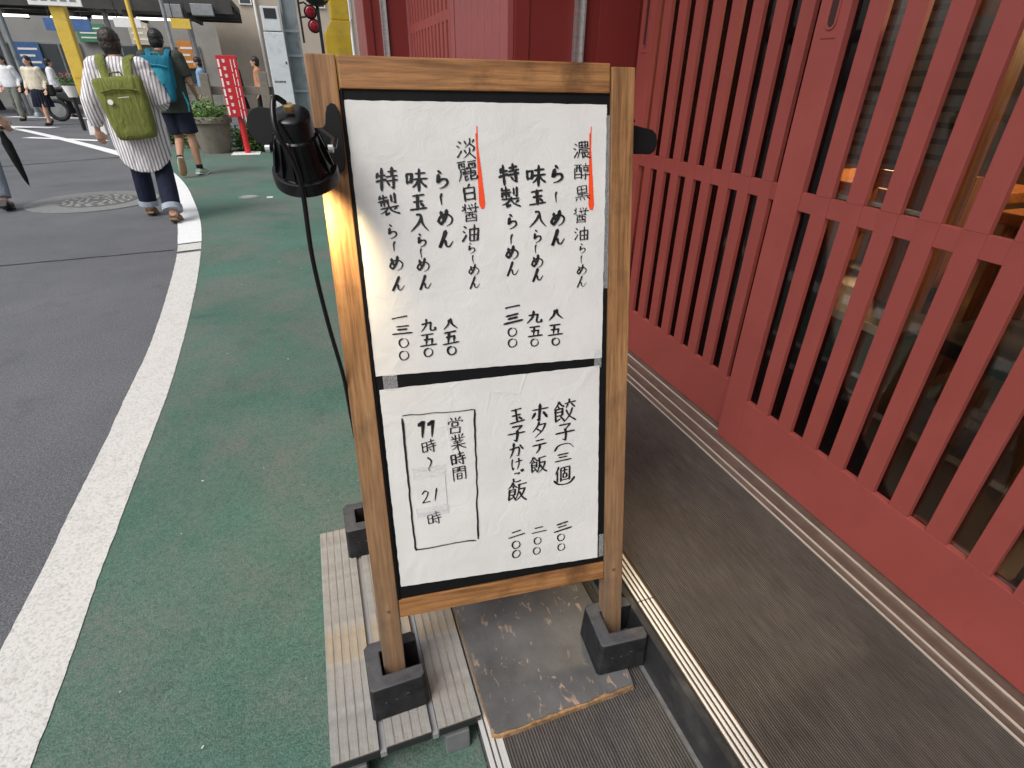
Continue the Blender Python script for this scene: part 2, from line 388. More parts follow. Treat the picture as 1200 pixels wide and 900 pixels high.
for x in (1.096, 1.1225, 1.1705, 1.2205): rbox('sill_rail', 'sill_rail', sl, x, x+.004, -1.5, 2.125, .2186, .2245, .0015)
# ------------------------------------------------------------------ shop front
def redpaint(name, col, rough=.42, var=.08):
    m, t, b = base(name, col, rough, 0, .35); v = coords(t)
    n = nz(t, v, 3.5, 5, .6); f = nz(t, v, 330, 2, .6)
    c = ramp(t, n, ((.3, [x*(1-var) for x in col]), (.7, [x*(1+var) for x in col]))).outputs[0]
    sc = ramp(t, nz(t, v, 22, 7, .7), ((.60, (0, 0, 0)), (.78, (.40, .40, .40)))).outputs[0]; c = mixc(t, sc, c, (col[0]*.55, col[1]*.6, col[2]*.6))
    t.links.new(c, b.inputs['Base Color'])
    p = bump(t, f, .3, .0008, b); bump(t, n, .08, .004, b, p)
    rr = ramp(t, n, ((.3, (rough-.06,)*3), (.7, (rough+.1,)*3))).outputs[0]; t.links.new(rr, b.inputs['Roughness'])
redpaint('red_door', (.256, .054, .045), .45); redpaint('red_wall_shaded', (.150, .017, .014), .5); redpaint('red_slat', (.247, .052, .043), .45); redpaint('red_board_skylit', (.25, .066, .066), .35)  # wall red darkened for shade, board red made pinker for skylight
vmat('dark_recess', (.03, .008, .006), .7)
# glass: thin clear panes that mirror the street a little
m = bpy.data.materials.new('pane_glass'); m.use_nodes = True; MATS['pane_glass'] = m; t = m.node_tree
out = t.nodes['Material Output']; t.nodes.remove(t.nodes['Principled BSDF'])
tr_ = t.nodes.new('ShaderNodeBsdfTransparent'); tr_.inputs[0].default_value = (.80, .79, .76, 1); gl_ = t.nodes.new('ShaderNodeBsdfGlossy'); gl_.inputs['Roughness'].default_value = .03
fr_ = nd(t, 'ShaderNodeFresnel', IOR=1.5); mx_ = t.nodes.new('ShaderNodeMixShader'); t.links.new(fr_.outputs[0], mx_.inputs[0]); t.links.new(tr_.outputs[0], mx_.inputs[1]); t.links.new(gl_.outputs[0], mx_.inputs[2]); t.links.new(mx_.outputs[0], out.inputs['Surface'])

vmat('bag_white_seal', (.62, .62, .62), .6)
def sliding_door(label, xf, y_far, y_near, open_far, pitch, n, gap_last=None, handle_y=None, depth=.034, zr=(1.003, 1.05), top=2.35, zb=.2205, zl=.405):
    """lattice door in the plane x=xf (front face), far end y_far; openings start at open_far and step by pitch"""
    D = root('lattice_door', (xf+depth/2, (y_far+y_near)/2, zb), label, 'door', 'sliding lattice doors of the shop')
    ow = .0450
    rbox('stile', 'red_door', D, xf, xf+depth, open_far, y_far, zb, top, .0015)
    last = open_far-pitch*(n-1)-ow
    rbox('stile', 'red_door', D, xf, xf+depth, y_near, last, zb, top, .0015)
    rbox('bottom_rail', 'red_door', D, xf+.0005, xf+depth, last, open_far, zb, zl, .0015)
    rbox('top_rail', 'red_door', D, xf+.0005, xf+depth, last, open_far, top-.12, top, .0015)
    rbox('middle_rail', 'red_slat', D, xf+.0025, xf+.0160, last, open_far, zr[0], zr[1], .001)
    me = None
    for k in range(n-1):
        y1 = open_far-pitch*k-ow; y0 = open_far-pitch*(k+1)
        for z0, z1 in ((zl, zr[0]), (zr[1], top-.12)):
            rbox('slat', 'red_slat', D, xf+.0012, xf+.0155, y0, y1, z0, z1, .0012)
        rbox('slat_overlay', 'red_slat', D, xf+.0012, xf+.0026, y0, y1, zr[0], zr[1])
    gl = rbox('glass_pane', 'pane_glass', D, xf+.0165, xf+.0205, last+.002, open_far-.002, zl+.002, top-.122)
    rbox('white_seal', 'bag_white_seal', D, xf+.0212, xf+.0235, max(last+.01, open_far-.36 if xf < 1.22 else last+.01), open_far-.004 if xf < 1.22 else last+.20, zr[1]+.002, zr[1]+.011)
    if handle_y is not None:
        h0, h1 = 1.41, 1.60
        ring = []; inner = []
        for k in range(32):
            a = 2*math.pi*k/32; cy = handle_y+.0155*math.cos(a); cz = (h1-.0155 if math.sin(a) > 0 else h0+.0155)+.0155*math.sin(a); ring.append((cy, cz))
            cy = handle_y+.0105*math.cos(a); cz = (h1-.0155 if math.sin(a) > 0 else h0+.0155)+.0105*math.sin(a); inner.append((cy, cz))
        mb = MB(); nn = 32
        mb.v = [(xf-.003, a, c) for a, c in ring]+[(xf-.003, a, c) for a, c in inner]+[(xf+.001, a, c) for a, c in ring]+[(xf+.0008, a, c) for a, c in inner]
        for k in range(nn):
            j = (k+1) % nn; mb.f += [(k, j, nn+j, nn+k), (k, 2*nn+k, 2*nn+j, j), (nn+k, nn+j, 3*nn+j, 3*nn+k)]
        pl = mb.build('finger_pull', 'red_door', D, smooth=False)
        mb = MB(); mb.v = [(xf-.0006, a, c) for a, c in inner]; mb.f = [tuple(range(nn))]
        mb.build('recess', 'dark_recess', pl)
        rbox('pull_plate_edge', 'red_wall_shaded', pl, xf-.0008, xf+.001, handle_y-.022, handle_y+.022, 1.392, 1.394)
    return D
front = sliding_door('near red lattice sliding door with wide stile, overlapping the far one', 1.204, 1.229, -.55, 1.139, .0925, 17, handle_y=1.183)
rear = sliding_door('far red lattice sliding door behind the menu stand, partly behind the near door', 1.250, 2.128, 1.15, 2.030, .0918, 9, handle_y=2.085, zb=.2205)

# facade return and the next bays
S = root('shop_front', (.95, 3.2, 0), 'red shop facade stepping out beyond the sliding doors', 'building')
rbox('return_wall', 'red_wall_shaded', S, .744, 1.32, 2.1305, 2.19, 0, 3.1)
for x0, x1 in ((.746, .80), (1.075, 1.24)): rbox('wall_panel', 'red_wall_shaded', S, x0, x1, 2.1255, 2.1300, .22, 3.1, .0015)
ch = rbox('metal_channel', 'aluminium', S, .973, 1.011, 2.122, 2.1303, .22, 3.1)
for x0, x1 in ((.972, .979), (1.005, 1.012)): rbox('channel_lip', 'aluminium', ch, x0, x1, 2.112, 2.1215, .22, 3.1)
rbox('corner_trim', 'red_wall_shaded', S, .741, .7435, 2.131, 2.19, 0, 3.1)
yb = 2.192; nb = 8; w = (2.98-yb)/nb
for k in range(nb): rbox('board', 'red_board_skylit', S, .7425, .77, yb+k*w+.002, yb+(k+1)*w-.002, 0, 3.1, .003)
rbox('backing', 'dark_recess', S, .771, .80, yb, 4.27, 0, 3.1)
rbox('post', 'red_board_skylit', S, .738, .77, 2.982, 3.05, 0, 3.1, .002)
for k in range(12): rbox('slat', 'red_slat', S, .744, .768, 3.08+k*.0925, 3.08+k*.0925+.052, .2, 3.0, .0015)
for z in (.95, 1.555): rbox('lattice_rail', 'red_slat', S, .7455, .768, 3.05, 4.20, z, z+.045, .001)
rbox('post', 'red_board_skylit', S, .738, .77, 4.202, 4.268, 0, 3.1, .002)
rbox('far_wall', 'red_wall_shaded', S, .4635, .80, 4.270, 4.33, 0, 3.1)
fc = rbox('metal_channel', 'aluminium', S, .568, .606, 4.262, 4.2698, 0, 3.1)
for x0, x1 in ((.567, .574), (.600, .607)): rbox('channel_lip', 'aluminium', fc, x0, x1, 4.252, 4.2615, 0, 3.1)
rbox('wall_panel', 'red_wall_shaded', S, .4625, .512, 4.262, 4.2698, 0, 3.1, .002)
rbox('corner_post', 'red_board_skylit', S, .4600, .4630, 4.271, 4.80, 0, 3.1)
rbox('side_wall', 'red_wall_shaded', S, .4632, 3.9, 4.331, 4.80, 0, 3.1)
vmat('soffit', (.12, .05, .045), .7)
rbox('eave', 'soffit', S, .30, 1.34, -2.5, 4.9, 3.101, 3.25)  # out of view; overhang added for soft shading from above
rbox('door_header', 'red_wall_shaded', S, 1.205, 1.32, -2.4, 2.13, 2.36, 3.10)

# ------------------------------------------------------------------ the room behind the doors
vmat('room_wall', (.095, .055, .033), .7, .3, 3); vmat('room_floor', (.11, .07, .042), .5, .3, 6); vmat('room_plaster', (.20, .18, .15), .8, .2, 3)
RM = rbox('dining_room_floor', 'room_floor', None, 1.3005, 4.2, -2.4, 4.3, .10, .2185); tag(RM, kind='structure')
rw = rbox('dining_room_wall', 'room_wall', None, 4.2, 4.3, -2.4, 4.3, 0, 3.1); tag(rw, kind='structure')
tag(rbox('dining_room_ceiling', 'room_plaster', None, 1.32, 4.2, -2.4, 4.3, 2.7, 3.1), kind='structure')
tag(rbox('dining_room_end_wall', 'room_wall', None, 1.32, 4.2, -2.5, -2.4, 0, 3.1), kind='structure')
tag(rbox('dining_room_partition', 'room_wall', None, 1.3205, 4.2, 2.60, 2.68, .22, 2.7), kind='structure')
wood('shop_wood', 2, (.36, .15, .055), (.48, .22, .085), (.22, .085, .03), rough=.4, stain=.2)
wood('shop_wood_x', 1, (.36, .15, .055), (.48, .22, .085), (.22, .085, .03), rough=.4, stain=.2)
vmat('black_vinyl', (.02, .02, .022), .4); vmat('paper_white', (.72, .71, .68), .8, .05); vmat('grey_steel', (.30, .31, .32), .35, .15, 8, metal=.5); vmat('dark_cloth', (.07, .055, .045), .7)
def stool(x, y, label):
    s = root('dining_chair', (x, y, .22), label, 'chair', 'chairs in the dining room')
    for a in (-.17, .17):
        for c in (-.17, .17): rbox('leg', 'shop_wood', s, x+a-.017, x+a+.017, y+c-.017, y+c+.017, .22, .64 if a < 0 else 1.05)
    rbox('seat', 'black_vinyl', s, x-.2, x+.2, y-.2, y+.2, .642, .69, .008)
    for z in (.80, .97): rbox('back_slat', 'shop_wood_x', s, x+.16, x+.18, y-.1525, y+.1525, z, z+.06)
stool(1.78, .75, 'wooden dining chair with black seat seen through the near door'); stool(1.80, 1.38, 'wooden dining chair seen through the lattice beside the wide stile'); stool(1.82, 1.98, 'wooden dining chair behind the far lattice door')
def table(y, label):
    s = root('dining_table', (2.45, y, .22), label, 'table', 'tables in the dining room')
    rbox('table_top', 'shop_wood_x', s, 2.12, 2.8, y-.35, y+.35, .90, .94, .004)
    for a in (2.16, 2.74):
        for c in (y-.31, y+.31): rbox('leg', 'shop_wood', s, a, a+.03, c-.015, c+.015, .22, .899)
table(.85, 'wooden dining table nearest the near lattice door'); table(1.75, 'wooden dining table behind the far lattice door')
def wpost(x, y, label):
    tag(MB().b2(-.045, .045, -.045, .045, .22, 2.7).build('wooden_post', 'shop_wood', None, T(x, y, 0), bevel=.004), label, 'post', 'posts inside the shop')
wpost(1.75, 1.62, 'orange brown wooden post inside behind the near end of the far door'); wpost(1.55, 1.02, 'orange brown wooden post just inside the near lattice door'); wpost(1.62, .42, 'orange brown wooden post inside, behind the right-hand slats')
# narrow counter with pale notices along its edge, just inside the glass
ct = root('window_counter', (1.42, .9, .22), 'low dark counter with pale edge strips just inside the glass', 'counter')
rbox('counter_body', 'dark_cloth', ct, 1.330, 1.52, .86, 2.0, .22, .73)
rbox('counter_top', 'dark_cloth', ct, 1.325, 1.53, .855, 2.02, .731, .75, .002)
for k in range(4): rbox('edge_strip', 'paper_white', ct, 1.322, 1.3245, .87+k*.10, .955+k*.10, .728, .752)
for k in range(5): rbox('edge_strip', 'paper_white', ct, 1.3265, 1.3295, .90+k*.10, .985+k*.10, .545, .553); 
def sheet(name, y, z, w, h, x, label):
    s = root(name, (x, y, z), label, 'poster', 'menu sheets inside the shop')
    rbox('sheet', 'room_plaster', s, x, x+.002, y-w/2, y+w/2, z, z+h)
    k = 0
    while k*.034 < h-.03:
        rbox('print_line', 'dark_cloth', s, x-.0012, x-.0002, y-w/2+.01, y+w/2-.01-random.random()*w*.3, z+.014+k*.034, z+.026+k*.034); k += 1
sheet('menu_sheet', 1.22, 1.10, .30, .42, 1.46, 'wide grey menu sheet inside behind the first slats of the near door')
sheet('menu_sheet', .97, 1.13, .13, .30, 1.40, 'grey menu sheet hanging inside the near door beside the orange post')
sheet('menu_sheet', .79, 1.14, .12, .34, 1.40, 'narrow printed menu sheet inside, nearest to the right edge of the picture')
vmat('bag_white', (.62, .62, .63), .6); vmat('crate_grey', (.22, .23, .24), .5)
for (x, y, z, sz, lb) in ((1.62, .33, .22, (.22, .26, .30), 'grey storage box on the shop floor behind the right-hand slats'), (1.60, .05, .22, (.26, .2, .16), 'low grey box on the shop floor at the right edge')):
    c = root('storage_box', (x, y, z), lb, 'box', 'boxes inside the shop')
    MB().box((x, y, z+sz[2]/2), sz).build('body', 'crate_grey', c, bevel=.01); MB().box((x, y, z+sz[2]+.012), (sz[0]+.02, sz[1]+.02, .022)).build('lid', 'bag_white', c, bevel=.006)
# paper lanterns, lit
m, t, b = base('lantern_glow', (.9, .55, .2), .6); b.inputs['Emission Color'].default_value = (1, .58, .22, 1); b.inputs['Emission Strength'].default_value = 1.6
for (x, y, z, lb) in ((2.5, 1.88, 1.50, 'glowing amber box lantern over the dining table, seen between upper slats'), (2.6, .55, 1.75, 'glowing amber box lantern deeper in the room above the near table')):
    L = root('box_lantern', (x, y, z), lb, 'lantern', 'lit lanterns inside the shop')
    rbox('shade', 'lantern_glow', L, x-.06, x+.06, y-.06, y+.06, z, z+.15)
    for a in (-.062, .062):
        for c in (-.062, .062): rbox('frame_bar', 'shop_wood', L, x+a-.006, x+a+.006, y+c-.006, y+c+.006, z-.01, z+.16)
    rbox('cord', 'black_vinyl', L, x-.004, x+.004, y-.004, y+.004, z+.161, 2.7)
    pl = bpy.data.lights.new('lantern_light', 'POINT'); po = bpy.data.objects.new('lantern_light', pl); pl.energy = 40; pl.color = (1, .62, .3); pl.shadow_soft_size = .08
    reg(po, T(x, y, z-.12), L)
# ------------------------------------------------------------------ slatted platform under the sign
ZP = .12
def deckmat():
    m, t, b = base('deck_composite', (.40, .385, .37), .6, 0, .4)
    v = coords(t); n = nz(t, v, 30, 5, .65); ln = nz(t, coords(t, (120, 3, 120)), 1, 4)
    c = ramp(t, n, ((.3, (.235, .225, .210)), (.7, (.35, .34, .325)))).outputs[0]
    c = mixc(t, .5, c, ramp(t, ln, ((.3, (.62, .62, .60)), (.65, (1, 1, 1)))).outputs[0], 'MULTIPLY')
    f = ramp(t, nz(t, coords(t, (9, 5, 9)), 1.0, 5, .6), ((.54, (0, 0, 0)), (.70, (.7, .7, .7)))).outputs[0]; c = mixc(t, f, c, (.40, .26, .10))
    f2 = ramp(t, nz(t, v, 90, 2), ((.70, (0, 0, 0)), (.74, (.7, .7, .7)))).outputs[0]; c = mixc(t, f2, c, (.1, .1, .1))
    t.links.new(c, b.inputs['Base Color']); bump(t, n, .2, .001, b)
    m, t, b = base('deck_groove', (.30, .27, .235), .7)
    v = coords(t); n = nz(t, v, 25, 5); c = ramp(t, n, ((.35, (.19, .165, .14)), (.65, (.30, .26, .21)))).outputs[0]; t.links.new(c, b.inputs['Base Color'])
deckmat()
vmat('plastic_grey', (.16, .16, .165), .5, .15, 20); vmat('black_end', (.016, .016, .017), .5); vmat('bracket_grey', (.25, .25, .26), .5, .1)
PF = root('slatted_platform', (0, .95, 0), 'grey slatted deck platform under the left feet of the menu stand', 'platform')
Y0, Y1 = .626, 1.278
for x0, x1 in ((-.148, -.054), (-.040, .053), (.068, .160)):
    sl = rbox('deck_slat', 'deck_groove', PF, x0, x1, Y0, Y1, ZP-.022, ZP-.0012, .001)
    w = (x1-x0); n = 5
    for k in range(n):
        a = x0+w*k/n+(.0017 if k else 0); c = x0+w*(k+1)/n-(.0017 if k < n-1 else 0)
        rbox('ridge', 'deck_composite', sl, a, c, Y0-.0005, Y1+.0005, ZP-.0011, ZP, .0004)
    rbox('end_cap', 'black_end', sl, x0+.001, x1-.001, Y0-.003, Y0-.0006, ZP-.0235, ZP-.004)
for y in (.66, .95, 1.22): rbox('cross_bar', 'black_end', PF, -.142, .155, y, y+.04, ZP-.047, ZP-.0225)
for x in (-.047, .0605): rbox('bracket', 'bracket_grey', PF, x-.0062, x+.0062, Y0-.004, Y1, ZP-.026, ZP-.010)
for x in (-.11, .1075):
    for y in (.627, .93, 1.20): rbox('leg', 'plastic_grey', PF, x-.0265, x+.0265, y, y+.06, .004, ZP-.0475, .003)

# ------------------------------------------------------------------ chipped plank on the lower step
def plankmat():
    m, t, b = base('plank_paint', (.05, .05, .055), .5, 0, .45); v = coords(t)
    n = nz(t, v, 8, 6, .65); c = ramp(t, n, ((.3, (.068, .067, .068)), (.7, (.135, .132, .131)))).outputs[0]
    n3 = nz(t, coords(t, (55, 26, 55), (0, 0, .25)), 1.0, 5, .6, .5); f = ramp(t, n3, ((.600, (0, 0, 0)), (.625, (1, 1, 1)))).outputs[0]
    area = ramp(t, nz(t, v, 5.5, 2), ((.42, (0, 0, 0)), (.56, (1, 1, 1)))).outputs[0]
    mm = nd(t, 'ShaderNodeMath', operation='MULTIPLY'); t.links.new(f, mm.inputs[0]); t.links.new(area, mm.inputs[1])
    chip = mixc(t, nz(t, v, 70, 3), (.22, .135, .085), (.42, .33, .26)); c = mixc(t, mm.outputs[0], c, chip)
    sx = ramp(t, nz(t, v, 160, 3, .7), ((.68, (0, 0, 0)), (.72, (.6, .6, .6)))).outputs[0]; c = mixc(t, sx, c, (.26, .24, .22))
    t.links.new(c, b.inputs['Base Color']); p = bump(t, n3, .3, .002, b); bump(t, nz(t, v, 120, 3), .2, .001, b, p)
plankmat(); vmat('raw_edge', (.30, .175, .08), .8, .5, 70, .6, 150, dirt=(.14, .08, .04), dscale=30)
PK = root('plank', (.345, .9, Z1), 'chipped dark grey painted plank on the lower step under the right feet', 'plank')
def plank_poly(off, jit):
    pts = []
    cor = [(.170, .572), (.512, .575), (.523, 1.36), (.168, 1.36)]
    for k in range(4):
        a = Vector(cor[k]); c = Vector(cor[(k+1) % 4]); n = 26
        for i in range(n):
            p = a.lerp(c, i/n); nr = Vector((-(c-a).y, (c-a).x)).normalized()
            # round the corners
            e = min(i, n-i)/n; 
            jj = 1.0 if k == 0 else .25
            p += nr*(off*jj+jit*jj*(.5+.5*noise.noise(Vector((p.x*60, p.y*60, k)))) + (.008*max(0, 1-e*13)**2))
            pts.append((p.x, p.y))
    return pts
def slab(poly, z0, z1):
    n = len(poly); mb = MB(); mb.v = [(x, y, z0) for x, y in poly]+[(x, y, z1) for x, y in poly]
    mb.f = [tuple(reversed(range(n))), tuple(range(n, 2*n))]+[(i, (i+1) % n, n+(i+1) % n, n+i) for i in range(n)]; return mb
slab(plank_poly(0, .0012), Z1+.0005, Z1+.0145).build('core', 'raw_edge', PK)
slab(plank_poly(.0016, .0075), Z1+.0146, ZP-.0022).build('painted_face', 'plank_paint', PK)

# ------------------------------------------------------------------ menu stand
KS = .9483                                   # the stand is a little under 1.2 m tall
FOOT = Vector((-.0016, .7362, .20))
e1 = Vector((.996, -.0902, -.0092)).normalized(); e2 = Vector((.029, .229, .973)); e2 = (e2-e1*e2.dot(e1)).normalized(); back = e2.cross(e1)   # pointing away from the reader
MBD = Matrix(((e1.x, back.x, e2.x, FOOT.x), (e1.y, back.y, e2.y, FOOT.y), (e1.z, back.z, e2.z, FOOT.z), (0, 0, 0, 1))) @ Matrix.Scale(KS, 4)
SG = root('menu_stand', (.26, 1.0, ZP), 'wooden A-frame menu stand with handwritten Japanese price sheets', 'sign stand')
wood('stand_wood_z', 2, (.31, .155, .060), (.42, .235, .105), (.14, .062, .025), weather=(-.62, .15, (.150, .108, .078)), rough=.5, stain=.55)
wood('stand_wood_x', 0, (.33, .15, .052), (.43, .22, .085), (.15, .062, .023), rough=.48, stain=.75)
vmat('board_black', (.006, .006, .0065), .55, .2, 20, .1, 80, spec=.15)
def frame(MF, front):
    rbox('stile', 'stand_wood_z', SG, -.0205, .0265, -.002, .032, -.050, 1.2265, .0025, MF)
    rbox('stile', 'stand_wood_z', SG, .5095, .5560, -.002, .032, -.050, 1.2200, .0025, MF)
    rbox('rail', 'stand_wood_x', SG, .0283, .5075, .0003, .028, 1.1765, 1.2262, .003, MF)
    rbox('rail', 'stand_wood_x', SG, .0270, .5090, .0003, .028, .1290, .1735, .0025, MF)
    rbox('panel', 'board_black', SG, .0268, .5092, .0050, .016, .1737, 1.1763, .0, MF)
    if front: rbox('inner_gasket', 'board_black', SG, .0272, .0315, .0015, .0049, .174, 1.176, .0008, MF)
frame(MBD, True)
# rear frame, leaning the other way from the same top edge
topc = FOOT+e2*1.222*KS+back*.066*KS
e1b = -e1; e2b = Vector((.02, -.135, .99)); e2b = (e2b-e1b*e2b.dot(e1b)).normalized(); backb = e2b.cross(e1b); fb = topc+Vector((0, .010, 0))-e2b*1.222*KS
org = fb+e1*.5355*KS
MBK = Matrix(((e1b.x, backb.x, e2b.x, org.x), (e1b.y, backb.y, e2b.y, org.y), (e1b.z, backb.z, e2b.z, org.z), (0, 0, 0, 1))) @ Matrix.Scale(KS, 4)
frame(MBK, False)
metal('hinge_metal', (.25, .22, .18), .5)
for uu, vv in ((.004, .152), (.533, .15)): MB().lathe([(.0038, 0), (.0038, .0012), (.0012, .0014)], 12, Matrix.Rotation(R(90), 4, 'X')).build('screw', 'hinge_metal', SG, MBD @ T(uu, -.002, vv))
for uu in (.1, .43): MB().box((uu, .036, 1.224), (.05, .05, .003)).build('hinge', 'hinge_metal', SG, MBD)

# ---- sheets
def papermat():
    m, t, b = base('sheet_paper', (.70, .695, .68), .34, 0, .45); v = coords(t)
    n = nz(t, v, 7, 4); c = ramp(t, n, ((.3, (.59, .583, .565)), (.7, (.67, .663, .648)))).outputs[0]
    sc = nz(t, coords(t, (26, 26, 90)), 1.0, 7, .75); f = ramp(t, sc, ((.70, (0, 0, 0)), (.76, (.35, .35, .35)))).outputs[0]; c = mixc(t, f, c, (.45, .44, .43))
    t.links.new(c, b.inputs['Base Color'])
    fb_ = nz(t, v, 260, 3); p = bump(t, fb_, .4, .0008, b)
    cr = nz(t, v, 22, 3, .5, 1.6); p = bump(t, cr, .26, .004, b, p)
    vo = nd(t, 'ShaderNodeTexVoronoi', Scale=13.0, feature='DISTANCE_TO_EDGE'); wv_ = coords(t, (1, 1, .7), (.3, .5, .2)); t.links.new(wv_, vo.inputs['Vector'])
    msk = ramp(t, nz(t, v, 4, 2), ((.55, (0, 0, 0)), (.7, (1, 1, 1)))).outputs[0]; ed = ramp(t, vo.outputs['Distance'], ((0, (1, 1, 1)), (.05, (0, 0, 0)))).outputs[0]
    mm = nd(t, 'ShaderNodeMath', operation='MULTIPLY'); t.links.new(msk, mm.inputs[0]); t.links.new(ed, mm.inputs[1]); bump(t, mm.outputs[0], .35, .0015, b, p)
papermat()
m, t, b = base('clear_tape', (.75, .76, .78), .12, 0, .6); b.inputs['Alpha'].default_value = .16
v = coords(t); bump(t, nz(t, v, 60, 5, .7, 2.0), .9, .004, b)
base('ink', (.008, .008, .009), .38); vmat('red_ink', (.80, .065, .008), .45, .12, 30)
def sheet_part(name, u00, u01, v0, u10, u11, v1, seed, fold):
    """slightly uneven sheet: lower edge u00..u01 at v0, upper edge u10..u11 at v1; creased near two corners"""
    nx, nzz = 60, 70; mb = MB()
    def wob(a, s): return noise.noise(Vector((a*9, s, seed)))*.0012
    for side in (0, 1):
        for j in range(nzz+1):
            for i in range(nx+1):
                s, q = i/nx, j/nzz
                ua = u00+(u10-u00)*q+wob(q*3, 1.1); ub = u01+(u11-u01)*q+wob(q*3, 5.2)
                va = v0[0]+(v0[1]-v0[0])*s+wob(s*3, 2.2); vb = v1[0]+(v1[1]-v1[0])*s+wob(s*3, 7.7)
                uu = ua+(ub-ua)*s; vv = va+(vb-va)*q
                cr = 0
                for cu, cv, ang in fold:
                    dd = abs((s-cu)*math.cos(ang)+(q-cv)*math.sin(ang)); al = math.hypot(s-cu, q-cv)
                    cr += max(0, 1-al/.16)*(.0011*math.exp(-(dd/.012)**2)-.0006*math.exp(-((dd-.03)/.014)**2))
                y = .0044-max(0, cr)-.0003+noise.noise(Vector((uu*9, vv*9, seed)))*.0002
                mb.v.append((uu, y if side == 0 else y+.0004, vv))
    N = (nx+1)*(nzz+1)
    for j in range(nzz):
        for i in range(nx):
            a = j*(nx+1)+i; mb.f += [(a, a+1, a+nx+2, a+nx+1), (N+a, N+a+nx+1, N+a+nx+2, N+a+1)]
    return mb.build(name, 'sheet_paper', SG, MBD, smooth=True)
P1 = sheet_part('price_sheet', .0335, .4985, (.681, .6745), .0330, .5030, (1.1600, 1.1585), 3, [(.04, .03, .6), (.1, .06, -.5), (.95, .06, 1.0), (.9, .03, .4), (.05, .92, .9)])
tag(P1, 'upper white sheet of ramen names and prices')
P2 = sheet_part('price_sheet', .0365, .4935, (.205, .187), .0370, .4935, (.6535, .6580), 9, [(.06, .95, .8), (.12, .9, .5), (.05, .1, -.6), (.1, .05, -.2), (.93, .95, -.7), (.96, .06, .7)])
tag(P2, 'lower white sheet of side dishes and opening hours')
def tape(u0, u1, v0, v1, par=SG): rbox('clear_tape', 'clear_tape', par, u0, u1, .0024, .0029, v0, v1, 0, MBD)
tape(.046, .073, .652, .684); tape(.481, .497, .655, .694); tape(.5005, .5088, .82, 1.14); tape(.496, .5075, .19, .25); pass
rbox('paper_patch', 'sheet_paper', P2, .0885, .1500, .0026, .0030, .3760, .4690, 0, MBD)
tape(.084, .153, .455, .480, P2); tape(.084, .153, .366, .388, P2)

# ---- brush writing: strokes on a 100 x 100 square, y down
G = {}
def gl(ch, s): G[ch] = [[tuple(float(q) for q in p.split(',')) for p in st.split()] for st in s.split('|')]
WATER = '10,14 22,22|4,36 16,44|4,91 14,76 24,59|'
FOOD = '26,2 18,18 3,33|28,6 38,20 49,27|26,21 29,30|12,36 12,87|12,36 42,34 40,62|14,48 40,47|14,62 40,61|12,87 30,78|30,66 46,88|'
gl('ら', '38,6 54,19|37,28 31,64 50,51 72,52 79,70 62,88 36,97'); gl('ー', '56,6 47,30 50,92'); gl('め', '27,20 35,50 47,73|62,8 52,48 27,83 12,68 28,40 62,31 88,52 80,80 55,95')
gl('ん', '57,4 40,45 16,96 37,59 51,60 54,84 70,91 93,62'); gl('味', '10,28 13,67|10,28 33,26 31,62|13,64 31,61|44,27 88,23|37,48 97,44|66,5 66,98|63,48 50,70 33,85|69,48 80,66 98,81')
gl('玉', '22,18 80,14|28,48 74,45|50,16 50,86|8,89 93,84|64,60 78,73'); gl('入', '58,26 40,58 6,93|34,10 54,12 66,56 95,91')
gl('特', '14,22 7,43|8,34 43,30|2,58 45,50|26,5 26,97|54,20 90,17|72,3 72,36|48,38 98,34|46,56 98,52|82,42 82,91 69,84|56,66 65,77')
gl('製', '12,8 5,22|8,18 47,14|3,30 51,26|28,1 28,51|12,36 12,49|12,36 44,34 44,47 38,44|63,9 63,36|81,3 81,47 70,40|50,50 50,59|9,62 92,58|46,61 30,77 5,87|34,76 34,97 51,88|85,64 70,75|52,62 66,82 97,97')
gl('醇', '5,12 51,10|10,28 10,93|10,28 46,27 46,93|21,12 18,50|34,12 35,46 42,48|12,66 44,65|12,88 44,87|74,1 74,12|54,14 98,12|62,24 62,38|62,24 90,22 88,36|64,37 88,36|58,48 91,46 76,58|76,58 76,95 65,88|52,72 99,68')
gl('濃', WATER+'36,8 36,38|36,8 88,6 86,36|54,1 54,36|70,1 70,36|36,22 86,21|36,37 86,36|32,46 95,44|36,46 32,70 23,93|48,56 84,55|42,66 93,64|54,66 54,93 67,84|89,70 76,79|64,66 74,84 99,95')
gl('黒', '24,8 24,46|24,8 78,6 76,44|24,27 76,26|24,45 76,44|50,8 50,66|18,56 82,54|6,68 95,65|18,78 9,93|38,78 41,91|58,78 65,91|78,76 93,91')
gl('醤', '18,3 18,42|4,13 13,22|1,40 18,28|40,6 46,14|58,3 62,12|83,1 74,14|32,24 97,20|76,15 76,45 66,40|48,30 57,37|16,51 86,49|24,61 22,98|24,61 78,60 78,98|42,51 38,75|58,51 58,73 70,75|24,83 78,82|24,96 78,95')
gl('油', WATER+'40,32 42,93|40,32 91,30 88,93|66,6 66,91|42,61 88,59|42,91 88,89'); gl('淡', WATER+'45,14 52,27|89,8 80,22|67,1 64,24 41,47|66,24 93,45|43,56 50,69|91,50 80,65|68,46 64,70 35,97|66,68 97,97')
gl('麗', '5,8 45,6|54,8 95,6|12,18 12,36|12,18 40,17 38,36|60,18 60,36|60,18 90,17 88,36|24,22 28,31|72,22 76,31|50,35 50,44|14,45 95,42|18,45 16,70 3,97|26,56 26,68|26,56 86,54 86,67|40,46 40,68|64,46 64,68|26,68 86,67|34,74 34,97 51,90|34,83 51,80|66,72 64,95 97,93 97,82|91,74 66,85')
